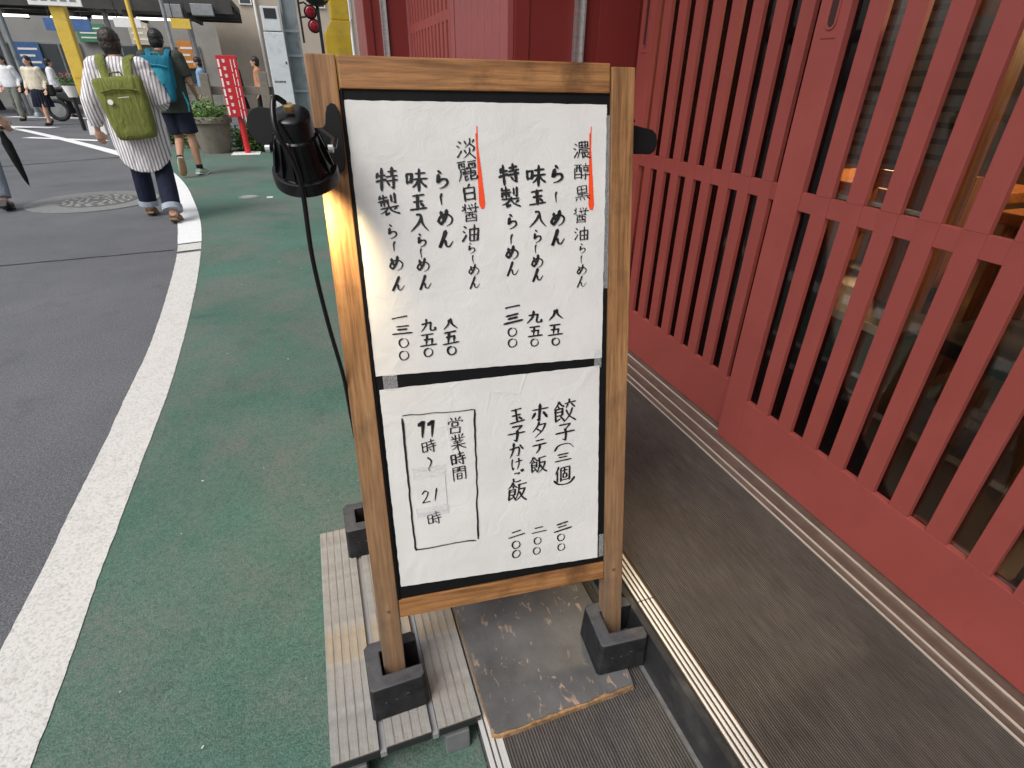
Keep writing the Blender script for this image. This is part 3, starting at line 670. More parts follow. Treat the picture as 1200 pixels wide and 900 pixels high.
gl('白', '54,1 40,19|22,20 24,95|22,20 80,18 78,93|24,54 78,52|24,91 78,89'); gl('八', '40,18 34,52 5,89|55,12 64,50 97,85'); gl('九', '40,5 36,50 5,95|13,37 70,30 66,80 76,91 95,87 95,72')
gl('五', '16,14 84,11|46,14 36,87|25,47 73,44 68,87|3,91 98,87'); gl('一', '5,57 30,52 95,45'); gl('三', '20,18 79,12|26,48 71,45|3,87 97,80'); gl('二', '24,29 75,24|3,79 97,72')
gl('〇', '50,8 20,18 7,50 22,84 52,93 84,78 94,48 80,18 50,8'); gl('餃', FOOD+'74,1 74,14|52,18 99,15|64,22 54,37|82,20 95,35|86,42 74,70 47,97|58,44 72,72 99,95')
gl('子', '22,12 77,9 50,37|50,36 54,60 50,93 35,84|3,52 97,46'); gl('（', '3,84 22,50 50,40 78,46 97,78'); gl('）', '3,22 22,54 50,62 78,52 97,16')
gl('個', '24,5 15,28 3,47|16,34 16,97|36,14 36,95|36,14 92,12 90,95|48,34 80,32|64,20 64,53|52,54 52,77|52,54 76,53 76,76|52,76 76,75|36,91 90,90')
gl('ホ', '7,32 93,26|50,3 50,93 37,84|26,50 9,79|72,48 93,75'); gl('タ', '46,3 36,30 9,61|40,22 83,18 64,60 21,97|36,46 63,65'); gl('テ', '26,14 77,10|7,42 95,36|52,40 48,70 27,95')
gl('飯', FOOD+'54,14 97,8|58,14 56,56 43,95|60,38 91,35 78,68 51,95|62,50 78,76 99,93'); gl('か', '7,38 60,30 66,44 58,85 43,80|38,5 30,50 7,91|76,20 93,47'); gl('け', '18,9 12,50 18,93 27,80|40,34 95,28|68,5 70,50 53,95')
gl('ご', '26,22 71,20 56,35|22,62 24,84 50,91 81,84|76,1 85,14|91,-4 99,9'); gl('営', '22,3 31,16|48,1 52,14|81,-1 68,16|10,22 8,35|10,22 93,20 86,33|32,32 32,52|32,32 68,31 67,51|33,51 67,50|24,62 24,97|24,62 80,61 78,97|24,95 78,94')
gl('業', '38,1 38,22|60,1 60,22|18,8 27,20|85,3 74,18|7,26 93,23|34,30 41,38|67,28 58,38|18,42 84,40|24,54 76,52|5,66 97,63|50,42 50,99|48,66 30,82 7,93|54,66 72,80 95,91')
gl('時', '10,20 10,81|10,20 38,18 37,78|11,48 37,47|11,78 37,77|52,20 92,17|70,3 70,38|44,40 99,36|46,58 99,54|80,45 80,93 67,86|56,68 65,79')
gl('間', '12,10 12,97|12,10 42,9 42,38|12,24 42,23|12,38 42,37|58,9 58,37|58,9 90,8 90,93 79,86|58,22 90,21|58,36 90,36|34,52 34,85|34,52 68,51 67,85|34,67 68,66|34,84 68,83')
gl('11', '4,26 28,8 24,94|56,26 82,6 78,94'); gl('21', '2,30 20,10 42,24 28,58 4,86 52,82|92,10 80,90'); gl('〜', '42,3 62,24 56,50 44,72 58,97')
def cat(pts, n=7):
    pts = [Vector(p) for p in pts]
    if len(pts) == 2: return [pts[0].lerp(pts[1], i/6) for i in range(7)]
    out = []
    for i in range(len(pts)-1):
        p0, p1, p2, p3 = pts[max(i-1, 0)], pts[i], pts[i+1], pts[min(i+2, len(pts)-1)]
        # keep hard corners of boxes hard: damp the tangents
        k = .5
        if i > 0 and (p1-p0).normalized().dot((p2-p1).normalized()) < .25: t1 = (p2-p1)*.35
        else: t1 = (p2-p0)*k
        if i+2 < len(pts) and (p2-p1).normalized().dot((p3-p2).normalized()) < .25: t2 = (p2-p1)*.35
        else: t2 = (p3-p1)*k
        for j in range(n):
            s = j/n; out.append((2*s**3-3*s**2+1)*p1+(s**3-2*s**2+s)*t1+(-2*s**3+3*s**2)*p2+(s**3-s**2)*t2)
    out.append(pts[-1]); return out
LAY = [0]
def brush(mb, pts, w, taper, y=.0030):
    """flat ribbon with round ends; pts in board u,v"""
    LAY[0] = (LAY[0]+1) % 40; y = y-LAY[0]*.000012
    n = len(pts); k0 = len(mb.v); L = n-1
    for i, p in enumerate(pts):
        dr = (pts[min(i+1, L)]-pts[max(i-1, 0)]).normalized(); nr = Vector((-dr.y, dr.x)); s = i/L
        ww = w*(1.0-.30*math.sin(math.pi*s))*(1+.10*noise.noise(Vector((p.x*300, p.y*300, 1))))
        ww *= (1+.55*(abs(dr.y)-.55))           # brush: downstrokes heavier than cross strokes
        if taper and s > .5: ww *= 1-.82*((s-.5)/.5)**1.3
        if i == 0: ww *= .55
        if i == L and not taper: ww *= .6
        mb.v += [(p.x+nr.x*ww/2, y, p.y+nr.y*ww/2), (p.x-nr.x*ww/2, y, p.y-nr.y*ww/2)]
    for i in range(L): a = k0+2*i; mb.f.append((a, a+1, a+3, a+2))
    for end, sg in ((0, -1), (L, 1)):
        p = pts[end]; dr = (pts[1]-pts[0]) if end == 0 else (pts[L]-pts[L-1]); dr = dr.normalized()*sg
        c0 = Vector(mb.v[k0+2*end]); c1 = Vector(mb.v[k0+2*end+1]); hw = (c0-c1).length/2
        q = len(mb.v); m_ = (c0+c1)/2; tip = Vector((m_.x+dr.x*hw, y, m_.z+dr.y*hw))
        s0 = m_+(c0-m_)*.7+(tip-m_)*.7; s1 = m_+(c1-m_)*.7+(tip-m_)*.7
        mb.v += [tuple(s0), tuple(tip), tuple(s1)]; mb.f.append((k0+2*end, q, q+1, q+2, k0+2*end+1))
def char(mb, ch, cu, cv, w, h, weight, y=.0030):
    st = G[ch]; h = h*.52 if ch in '三二' else h; w, h = (w*.85, h*.85) if ch == '〇' else (w, h); weight = weight*1.3 if ch == '〇' else weight*.75 if ch in '（）' else weight; h = h*.82 if ch in '八九五' else h; rot = random.uniform(-.08, .08); sk = random.uniform(-.07, .07); nst = len(st)
    wk = w*weight*1.42*(1.0 if nst <= 6 else .82 if nst <= 10 else .66)
    for s in st:
        jx, jy = random.uniform(-2.6, 2.6), random.uniform(-2.4, 2.4); q = []
        for (x, yy) in s:
            x = (x-50+jx)/100*w; z = -(yy-50+jy)/100*h; x += sk*z; z += .06*x
            q.append(Vector((cu+x*math.cos(rot)-z*math.sin(rot), cv+x*math.sin(rot)+z*math.cos(rot))))
        dx = s[-1][0]-s[-2][0]; dy = s[-1][1]-s[-2][1]
        taper = (dx < -3 and dy > 2) or (dx < -4 and dy < 0) or ch in 'らめんー〜' or (dx > 6 and dy > 8 and nst < 3)
        brush(mb, cat(q), wk*random.uniform(.82, 1.15), taper, y)
TEXT1 = '''濃,0.4527,1.0806,0.0346,0.0301 醇,0.4527,1.0426,0.0329,0.0289 黒,0.4538,1.0037,0.0333,0.0296 醤,0.4517,0.964,0.0315,0.0283 油,0.4528,0.9297,0.0308,0.0279 ら,0.4538,0.9015,0.0225,0.0205 ー,0.4517,0.8794,0.0194,0.0178 め,0.4528,0.8595,0.0249,0.023 ん,0.4517,0.8369,0.025,0.0233;.085
ら,0.4028,1.0388,0.0378,0.0336 ー,0.4012,0.998,0.0234,0.0211 め,0.4033,0.96,0.034,0.0309 ん,0.4028,0.924,0.0333,0.0306;.13
味,0.3618,1.0372,0.0406,0.0365 玉,0.3633,0.999,0.0371,0.0336 入,0.3639,0.9599,0.0365,0.0335 ら,0.3616,0.9285,0.0265,0.0246 ー,0.3584,0.9034,0.0205,0.0192 め,0.3605,0.8807,0.0289,0.0272 ん,0.3598,0.8553,0.0271,0.0256;.12
特,0.3105,1.0402,0.0396,0.036 製,0.3124,1.0002,0.0401,0.0368 ら,0.3122,0.957,0.0307,0.0285 ー,0.3109,0.9245,0.022,0.0206 め,0.3115,0.8994,0.0302,0.0285 ん,0.3104,0.8697,0.0294,0.028;.125
淡,0.2335,1.084,0.0368,0.0336 麗,0.2335,1.0479,0.0372,0.0343 白,0.235,1.0101,0.0311,0.029 醤,0.2353,0.9754,0.0333,0.0313 油,0.2341,0.9392,0.0346,0.0329 ら,0.2329,0.9116,0.0223,0.0213 ー,0.2351,0.8904,0.0185,0.0178 め,0.2355,0.8714,0.0245,0.0237 ん,0.2351,0.8475,0.0247,0.024;.095
ら,0.1855,1.0336,0.0357,0.0334 ー,0.1829,0.999,0.0231,0.0218 め,0.1876,0.968,0.0336,0.032 ん,0.1848,0.9298,0.033,0.0318;.13
味,0.1402,1.0344,0.0403,0.0381 玉,0.1405,0.9958,0.0344,0.0329 入,0.1407,0.9607,0.0357,0.0345 ら,0.1412,0.9293,0.0259,0.0252 ー,0.1392,0.9058,0.0204,0.0201 め,0.1413,0.8859,0.0281,0.0277 ん,0.1409,0.8532,0.0274,0.0272;.12
特,0.0894,1.0353,0.0393,0.0376 製,0.0895,0.9928,0.0381,0.0369 ら,0.0903,0.947,0.026,0.0255 ー,0.0913,0.9203,0.0199,0.0197 め,0.0916,0.8908,0.0292,0.0291 ん,0.0917,0.8538,0.0277,0.0279;.115
八,0.3981,0.774,0.0335,0.0321 五,0.395,0.7429,0.0327,0.0315 〇,0.3962,0.7189,0.0208,0.0202;.12
九,0.3525,0.7722,0.0329,0.0318 五,0.3528,0.7437,0.031,0.0302 〇,0.3511,0.7202,0.0204,0.02;.115
一,0.3076,0.7969,0.032,0.0311 三,0.3078,0.7731,0.0406,0.0396 〇,0.3057,0.746,0.023,0.0227 〇,0.3059,0.7242,0.0232,0.0229;.11
八,0.1831,0.7712,0.0305,0.0307 五,0.1813,0.7452,0.0327,0.0332 〇,0.183,0.7196,0.022,0.0224;.12
九,0.1405,0.7726,0.0309,0.0314 五,0.1382,0.7439,0.0331,0.0339 〇,0.1372,0.7198,0.0215,0.0222;.11
一,0.0895,0.7922,0.031,0.0317 三,0.092,0.7676,0.0388,0.0399 〇,0.0915,0.742,0.0229,0.0237 〇,0.0907,0.718,0.023,0.024;.105'''
TEXT2 = '''餃,0.4141,0.5643,0.0517,0.052 子,0.4137,0.5175,0.0453,0.0462 （,0.4117,0.4867,0.0468,0.03 三,0.4102,0.4591,0.04,0.0414 個,0.4086,0.42,0.0368,0.0384 ）,0.4108,0.3959,0.0502,0.03;.095
ホ,0.3584,0.5682,0.0393,0.04 タ,0.3576,0.5307,0.0362,0.0372 テ,0.3567,0.4926,0.0343,0.0356 飯,0.3528,0.4493,0.0392,0.0411;.11
玉,0.3083,0.5686,0.0373,0.0384 子,0.3069,0.5287,0.0388,0.0404 か,0.3055,0.4897,0.0347,0.0364 け,0.3044,0.4583,0.0271,0.0286 ご,0.3051,0.428,0.0273,0.0291 飯,0.3032,0.3914,0.0447,0.0481;.105
三,0.4067,0.287,0.0441,0.0475 〇,0.4033,0.2597,0.0222,0.0241 〇,0.403,0.2342,0.0223,0.0243;.095
二,0.3508,0.2894,0.0371,0.0405 〇,0.3472,0.2617,0.0217,0.0238 〇,0.3447,0.2355,0.0218,0.0241;.095
二,0.2984,0.2887,0.0398,0.044 〇,0.2962,0.2603,0.0236,0.0262 〇,0.2965,0.2363,0.0237,0.0265;.095
営,0.1789,0.5624,0.0333,0.0354 業,0.1817,0.5254,0.0326,0.0349 時,0.1793,0.4885,0.0318,0.0344 間,0.1798,0.4551,0.0321,0.035;.10
11,0.1218,0.5615,0.0365,0.0393;.16
時,0.1213,0.5242,0.0307,0.0334 〜,0.1206,0.4827,0.0342,0.0375 時,0.1199,0.3593,0.0299,0.0338;.085'''
def write(text, sheet):
    for line in text.strip().split('\n'):
        body, wt = line.split(';'); mb = MB()
        for tok in body.split(' '):
            ch, cu, cv, w, h = tok.split(','); char(mb, ch, float(cu), float(cv), float(w), float(h), float(wt))
        mb.build('brush_writing', 'ink', sheet, MBD)
write(TEXT1, P1); write(TEXT2, P2)
mb = MB(); char(mb, '21', .115, .4133, .0326, .0365, .075, .0018); mb.build('brush_writing', 'ink', P2, MBD)
mb = MB()
def freehand(pts, w):
    q = [Vector(p) for p in pts]; out = []
    for i in range(len(q)-1):
        for j in range(14):
            p = q[i].lerp(q[i+1], j/14); out.append(p+Vector((noise.noise(Vector((p.x*40, p.y*40, 1))), noise.noise(Vector((p.x*40, p.y*40, 6)))))*.0022)
    out.append(q[-1]); brush(mb, out, w, False)
freehand([(.0752, .5900), (.0739, .4436), (.0748, .2960), (.0780, .2900)], .0042); freehand([(.0755, .5956), (.15, .5945), (.2203, .5917)], .0030); freehand([(.2205, .5917), (.216, .44), (.2115, .2922)], .0036); freehand([(.0760, .2910), (.14, .2890), (.16, .2925), (.2060, .2885)], .0042)
mb.build('ruled_box', 'ink', P2, MBD)
for pts in ([(.4690, 1.1091), (.4707, 1.0514), (.4727, .9770)], [(.2525, 1.1091), (.2555, 1.0541), (.2580, .9855)]):
    mb = MB(); n = 24; q0 = [Vector(p) for p in pts]
    for i in range(n+1):
        s = i/n; p = q0[0].lerp(q0[1], s*2) if s < .5 else q0[1].lerp(q0[2], s*2-1)
        w = (.0022+.0100*s**1.2)*(1 if s < .97 else .75)
        mb.v += [(p.x-w*.5, .0033, p.y), (p.x+w*.5, .0033, p.y)]
        if i: k = 2*i; mb.f.append((k-2, k-1, k+1, k))
    k = len(mb.v); w = .0045; p = q0[2]
    mb.v += [(p.x-w*.6, .0033, p.y-.004), (p.x+w*.6, .0033, p.y-.004)]; mb.f.append((k-2, k-1, k+1, k))
    for q, a in ((.35, .0012), (.8, .0009)):       # dry-brush hairs at the start
        k = len(mb.v); x = q0[0].x+.002*q
        mb.v += [(x+.001, .00331, q0[0].y+.012), (x+.001+a, .00331, q0[0].y+.012), (x+a, .00331, q0[0].y-.03), (x-a, .00331, q0[0].y-.03)]; mb.f.append((k, k+1, k+2, k+3))
    mb.build('red_brush_stroke', 'red_ink', P1, MBD)

# ------------------------------------------------------------------ rubber feet blocks
def rubber():
    m, t, b = base('rubber_block', (.03, .03, .032), .6, 0, .2); v = coords(t)
    n = nz(t, v, 26, 6, .7); c = ramp(t, n, ((.35, (.010, .010, .0105)), (.62, (.024, .024, .026)), (.8, (.06, .06, .063)))).outputs[0]
    f = ramp(t, nz(t, v, 70, 4), ((.68, (0, 0, 0)), (.74, (.6, .6, .6)))).outputs[0]; c = mixc(t, f, c, (.16, .11, .075))
    # upward faces blend to a paler, patchy grey
    ge = t.nodes.new('ShaderNodeNewGeometry'); sx = nd(t, 'ShaderNodeSeparateXYZ'); t.links.new(ge.outputs['Normal'], sx.inputs[0])
    up = ramp(t, sx.outputs[2], ((.6, (0, 0, 0)), (.95, (1, 1, 1)))).outputs[0]
    mm = nd(t, 'ShaderNodeMath', operation='MULTIPLY'); t.links.new(up, mm.inputs[0])
    t.links.new(ramp(t, nz(t, v, 18, 6, .7), ((.3, (.25, .25, .25)), (.65, (.95, .95, .95)))).outputs[0], mm.inputs[1])
    c = mixc(t, mm.outputs[0], c, (.095, .095, .10)); t.links.new(c, b.inputs['Base Color']); bump(t, n, .3, .002, b)
rubber()
def foot_block(x, y, rz, label, h=.098, zb=ZP):
    """square socket block open towards +x with a hole for the leg"""
    M = T(x, y, zb) @ Matrix.Rotation(rz, 4, 'Z'); s = .0575; w = .031
    poly = [(-s+.006, -s), (s-.008, -s), (s, -s+.008), (s, -s+w), (-s+w, -s+w), (-s+w, s-w+.004), (s*.95, s-w+.004), (s*.95, s-.008), (s*.95-.008, s), (-s+.010, s), (-s, s-.010), (-s, -s+.006)]
    mb = MB(); n = len(poly)
    lev = [(1.06, 0), (1.05, .01), (1.0, h-.004), (.985, h)]
    rg = [[Vector((px*k, py*k, z)) for px, py in poly] for k, z in lev]
    mb.loft(rg); o = mb.build('rubber_foot', 'rubber_block', None, M, bevel=0)
    bv = o.modifiers.new('bevel', 'BEVEL'); bv.width = .003; bv.segments = 2; bv.limit_method = 'ANGLE'; bv.angle_limit = R(45)
    tag(o, label, 'block', 'rubber feet of the menu stand')
    MB().b2(-s+w+.001, s-.004, -s+w+.001, s-w+.002, 0.002, .016).build('socket_floor', 'rubber_block', o, M)
    for px, pz in ((-.028, .07), (.018, .078)): MB().lathe([(.005, -.001), (.005, .002), (.0035, .002)], 12, Matrix.Rotation(R(90), 4, 'X')).build('moulded_dimple', 'rubber_block', o, M @ T(px, -s-.001, pz-.02))
foot_block(.001, .742, .02, 'black rubber socket block under the front left leg, on the slatted platform')
foot_block(.500, .676, -.09, 'black rubber socket block under the front right leg, on the chipped plank', zb=ZP-.0015)
foot_block(-.012, 1.212, .0, 'black rubber socket block under the rear left leg at the back of the platform')
foot_block(.50, 1.18, .0, 'black rubber socket block under the rear right leg, behind the sheets', zb=ZP-.0015)

# ------------------------------------------------------------------ clip-on lamps
vmat('lamp_black', (.006, .006, .007), .25, .2, 40, spec=.35); vmat('clip_black', (.006, .006, .0065), .5, .15, 60, .1, 300, spec=.2); metal('brass_nut', (.55, .38, .18), .35)
m, t, b = base('bulb_glow', (1, .9, .7), .4); b.inputs['Emission Color'].default_value = (1, .80, .50, 1); b.inputs['Emission Strength'].default_value = 14
def lamp(cap, ring, label, clip_label=None, full=True):
    cap = Vector(cap); ring = Vector(ring); ax = (ring-cap).normalized(); L = (ring-cap).length
    q = ax.to_track_quat('-Z', 'Y').to_matrix().to_4x4(); M = Matrix.Translation(cap) @ q @ Matrix.Diagonal((.80, .80, 1, 1))      # local -Z runs down the lamp
    Lm = root('clip_lamp', tuple(cap), label, 'lamp', 'clip-on lamps of the menu stand')
    MB().lathe([(.004, .0), (.0295, .0), (.0315, -.002), (.0335, -.026), (.0335, -.030)], 32).build('socket_cap', 'lamp_black', Lm, M, smooth=True)
    body = MB().lathe([(.030, -.026), (.037, -.030), (.041, -.060), (.049, -L+.016), (.049, -L+.006)], 32).build('housing', 'lamp_black', Lm, M, smooth=True)
    for k in range(14):
        a = 2*math.pi*k/14
        MB().prism([(.031, -.027), (.0385, -.029), (.0475, -.055), (.0535, -L+.014), (.044, -L+.014)], -.0014, .0014, Matrix.Rotation(a, 4, 'Z')).build('cooling_fin', 'lamp_black', body, M)
    MB().lathe([(.0495, -L+.012), (.0575, -L+.010), (.0590, -L+.004), (.0590, -L-.008), (.0555, -L-.010), (.0525, -L-.004)], 48).build('front_ring', 'lamp_black', Lm, M, smooth=True)
    MB().lathe([(.052, -L-.0035), (.052, -L-.0015), (.004, -L-.0015)], 32).build('bulb_face', 'bulb_glow', Lm, M)
    MB().lathe([(.009, .004), (.009, .012), (.004, .0125)], 6).build('nut', 'brass_nut', Lm, M)
    ld = bpy.data.lights.new('lamp_beam', 'SPOT'); ld.energy = 11.0; ld.color = (1, .76, .40); ld.spot_size = R(100); ld.spot_blend = .8; ld.shadow_soft_size = .045
    lo = bpy.data.objects.new('lamp_beam', ld); reg(lo, M @ T(0, 0, -L-.016), Lm)
    return Lm, M
LA, MLA = lamp((-0.0182, 0.8650, 1.2568), (-0.0108, 0.9050, 1.1748), 'black clip-on spot lamp on the left stile of the menu stand, lit')
# yoke and clip of the left lamp
mb = MB()
for sx in (-1, 1): MB().tube([MLA @ Vector((.050*sx, 0, -.052)), MLA @ Vector((.056*sx, .016, -.058)), MLA @ Vector((.056*sx, .050, -.062)), MLA @ Vector((.030*sx, .080, -.060))], .0028, 6, 2.0).build('yoke', 'lamp_black', LA)
for sx in (-1, 1): MB().lathe([(.006, 0), (.006, .008), (.003, .009)], 10, Matrix.Rotation(R(90)*sx, 4, 'Y')).build('pivot_screw', 'aluminium', LA, MLA @ T(.050*sx, 0, -.052))
# front jaw lies on the stile
jaw = [(-.052, 1.098), (.006, 1.052), (.015, 1.046), (.0215, 1.052), (.0245, 1.066), (.0255, 1.118), (.0235, 1.140), (.0185, 1.151), (.0115, 1.1535), (.0045, 1.148), (.0010, 1.137), (-.0010, 1.122), (-.006, 1.116), (-.052, 1.116)]
MB().prism(jaw, -.0085, -.0035).build('clip_jaw', 'clip_black', LA, MBD, bevel=.0012)
jaw2 = [(-.078, 1.078), (-.052, 1.080), (-.048, 1.132), (-.092, 1.136), (-.102, 1.133), (-.109, 1.125), (-.112, 1.113), (-.110, 1.100), (-.103, 1.089), (-.092, 1.081)]
MB().prism(jaw2, -.062, -.057).build('clip_grip', 'clip_black', LA, MBD, bevel=.0012)
mb = MB()
for (a, c) in (((-.055, -.058, 1.10), (-.045, -.006, 1.108)), ((-.085, -.060, 1.122), (-.05, -.006, 1.112))): MB().tube([MBD @ Vector(a), MBD @ Vector(c)], .004, 6).build('clip_arm', 'clip_black', LA)
# cable hanging behind the stile
pts = [MLA @ Vector((-.004, .004, .012)), MLA @ Vector((-.020, .0, .020)), MLA @ Vector((-.020, -.040, -.004)), MLA @ Vector((-.004, -.054, -.040)), MLA @ Vector((0, -.062, -.085)), Vector((-.022, .862, 1.06)), Vector((-.016, .868, .95)), Vector((-.006, .880, .84)), Vector((-.004, .90, .74)), Vector((.0, .955, .62)), Vector((.02, 1.0, .5))]
dn = []
for i in range(len(pts)-1):
    p0, p1, p2, p3 = pts[max(i-1, 0)], pts[i], pts[i+1], pts[min(i+2, len(pts)-1)]
    for j in range(8):
        s = j/8; dn.append(.5*((2*p1)+(-p0+p2)*s+(2*p0-5*p1+4*p2-p3)*s*s+(-p0+3*p1-3*p2+p3)*s**3))
MB().tube(dn, .0038, 8).build('cable', 'lamp_black', LA, smooth=True)
LB, MLB = lamp((.64, 1.22, 1.225), (.63, 1.17, 1.145), 'second black clip-on lamp behind the right stile, only its clip showing')
jaw = [(.545, 1.078), (.612, 1.076), (.622, 1.083), (.626, 1.098), (.623, 1.113), (.614, 1.121), (.58, 1.128), (.545, 1.132)]
MB().prism(jaw, .036, .041).build('clip_jaw', 'clip_black', LB, MBD, bevel=.0012)
MB().prism([(.545, 1.127), (.575, 1.130), (.582, 1.138), (.577, 1.147), (.563, 1.150), (.545, 1.146)], .046, .066).build('clip_grip', 'clip_black', LB, MBD, bevel=.0012)
mb = MB()
for sx in (-1, 1): MB().tube([MLB @ Vector((.052*sx, 0, -.058)), MLB @ Vector((.050*sx, .03, -.01)), MBD @ Vector((.58, .05, 1.11+.01*sx))], .0035, 6).build('yoke', 'clip_black', LB)
# ------------------------------------------------------------------ street furniture beyond
vmat('pole_steel', (.20, .235, .25), .5, .12, 6, .1, 30, metal=.3, dirt=(.14, .15, .155)); vmat('cabinet_paint', (.56, .59, .61), .5, .06, 4, dirt=(.42, .45, .47), dscale=7)
UP = root('utility_pole', (-.02, 12.3, 0), 'blue grey steel pole with a tall pale cabinet strapped to it, behind the left lamp', 'pole')
rbox('column', 'pole_steel', UP, -.12, .14, 12.25, 12.55, 0, 6.0, .02)
for x in (-.125, .105): rbox('flange', 'pole_steel', UP, x, x+.04, 12.20, 12.2495, 0, 6.0, .004)
cb = rbox('cabinet', 'cabinet_paint', UP, -.46, -.128, 12.02, 12.25, .0, 1.98, .012)
cb2 = rbox('meter_box', 'cabinet_paint', UP, -.45, -.15, 12.03, 12.25, 2.0, 2.36, .012)
rbox('meter_window', 'black_vinyl', cb2, -.40, -.20, 12.025, 12.0295, 2.18, 2.33)
rbox('lock', 'black_vinyl', cb, -.18, -.155, 12.013, 12.0195, 1.50, 1.54); 
for k in range(9): rbox('nameplate_mark', 'black_vinyl', cb, -.42+k*.022, -.42+k*.022+.013, 12.0165, 12.0195, 1.205, 1.235)
for z in (1.05, 1.62, 2.0): rbox('strap', 'grey_steel', UP, -.13, .15, 12.19, 12.197, z, z+.04)

# red notice board on a post
RS = root('notice_post', (-1.14, 12.25, 0), 'red notice board with white lettering on a red post beside the planter', 'sign')
vmat('sign_red', (.50, .018, .026), .4, .06, 5); vmat('white_paint', (.78, .78, .76), .5, .05)
MB().tube([(-1.14, 12.25, 0), (-1.14, 12.25, 1.62)], .055, 14).build('post', 'sign_red', RS, smooth=True)
pn = rbox('panel', 'sign_red', RS, -1.33, -1.00, 12.13, 12.19, .64, 1.62, .006)
rbox('base_plate', 'white_paint', RS, -1.42, -.92, 12.0, 12.5, .005, .014)
rr_ = random.Random(4)
for cx, w in ((-1.30, .030), (-1.215, .050), (-1.10, .012), (-1.045, .012)):     # columns of lettering
    z = 1.56
    while z > .74:
        hh = .055 if w > .03 else rr_.uniform(.10, .2)
        if w > .03:
            for q in range(3): rbox('lettering', 'white_paint', pn, cx-w/2, cx+w/2, 12.1265, 12.1295, z-hh*(q+.45)/3, z-hh*q/3)
            rbox('lettering', 'white_paint', pn, cx-.008, cx+.008, 12.1255, 12.1262, z-hh, z)
        else: rbox('lettering', 'white_paint', pn, cx-w/2, cx+w/2, 12.1265, 12.1295, z-hh, z)
        z -= hh+(.06 if w > .03 else .03)
# concrete planter
vmat('old_concrete', (.16, .142, .115), .9, .25, 8, .5, 60, dirt=(.10, .09, .07), dscale=4)
PL = root('planter', (-1.72, 12.55, 0), 'big weathered round concrete planter overgrown with weeds', 'planter')
MB().lathe([(.25, .004), (.30, .25), (.345, .52), (.385, .53), (.39, .60), (.375, .635), (.33, .635), (.315, .56), (.01, .55)], 32).build('pot', 'old_concrete', PL, T(-1.72, 12.55, 0), smooth=True)
def leafmat(name, c1, c2, c3):
    m, t, b = base(name, c1, .55, 0, .35)
    oi = t.nodes.new('ShaderNodeNewGeometry'); c = ramp(t, oi.outputs['Random Per Island'], ((0, c3), (.5, c1), (1, c2))).outputs[0]
    t.links.new(c, b.inputs['Base Color']); b.inputs['Transmission Weight'].default_value = 0
leafmat('weed_leaf', (.10, .20, .045), (.20, .33, .09), (.05, .11, .025)); leafmat('ivy_leaf', (.075, .16, .04), (.17, .29, .08), (.025, .06, .015)); vmat('twig', (.10, .075, .05), .9)
def leaves(name, mat, parent, n, fn, size, droop=.3, seed=1):
    rg = random.Random(seed); mb = MB()
    for _ in range(n):
        p = Vector(fn(rg)); a = rg.uniform(0, 6.283); tilt = rg.uniform(-.3, 1.1); s = size*rg.uniform(.6, 1.3)
        dx = Vector((math.cos(a)*math.cos(tilt), math.sin(a)*math.cos(tilt), math.sin(tilt)-droop)).normalized(); sd = dx.cross(Vector((0, 0, 1))).normalized()*s*.32
        k = len(mb.v); up = sd.cross(dx).normalized()*s*.1
        mb.v += [tuple(p), tuple(p+dx*s*.5+sd), tuple(p+dx*s+up*-1), tuple(p+dx*s*.5-sd), tuple(p+dx*s*.5+up)]
        mb.f += [(k, k+1, k+4), (k+1, k+2, k+4), (k+2, k+3, k+4), (k+3, k, k+4)]
    return mb.build(name, mat, parent)
def pot_fn(rg):
    a = rg.uniform(0, 6.28); q = rg.random()**.5*.36; return (-1.72+q*math.cos(a), 12.55+q*math.sin(a), .56+rg.random()**1.6*.38*(1.15-q*1.6))
PW = root('weeds', (-1.72, 12.55, .55), 'tall light green weeds growing out of the concrete planter', 'plant')
leaves('foliage', 'weed_leaf', PW, 900, pot_fn, .075, .1, 3)
mb = MB()
for k in range(30):
    a = random.uniform(0, 6.28); q = random.random()*.3; mb.tube([(-1.72+q*math.cos(a), 12.55+q*math.sin(a), .55), (-1.72+q*1.2*math.cos(a+.1), 12.55+q*1.2*math.sin(a+.1), .55+random.uniform(.15, .42))], .004, 4)
mb.build('stem', 'weed_leaf', PW)
def shrub(x, y, rx, ry, h, n, label, seed):
    s = root('shrub', (x, y, 0), label, 'shrub', 'ground shrubs along the sleeper fence')
    def fn(rg):
        a = rg.uniform(0, 6.28); q = rg.random()**.5; z = h*rg.random()**.8*(1-.55*q*q)*(.75+.4*noise.noise(Vector((a*2, q*3, seed))))
        return (x+rx*q*math.cos(a), y+ry*q*math.sin(a), max(.02, z))
    leaves('foliage', 'ivy_leaf', s, n, fn, .085, .2, seed)
    mb = MB()
    for k in range(12):
        a = random.uniform(0, 6.28); mb.tube([(x+.3*rx*math.cos(a), y+.3*ry*math.sin(a), 0), (x+.7*rx*math.cos(a), y+.7*ry*math.sin(a), h*.6)], .008, 5)
    mb.build('stem', 'twig', s)
shrub(-.85, 12.85, .55, .4, .72, 2600, 'low ivy shrub between the planter and the red notice post', 11); shrub(-.35, 12.95, .5, .35, .62, 2200, 'low ivy shrub right of the red notice post, behind the lamp', 12); shrub(-1.9, 13.6, .6, .35, .85, 1300, 'leafy shrub standing behind the concrete planter', 13)
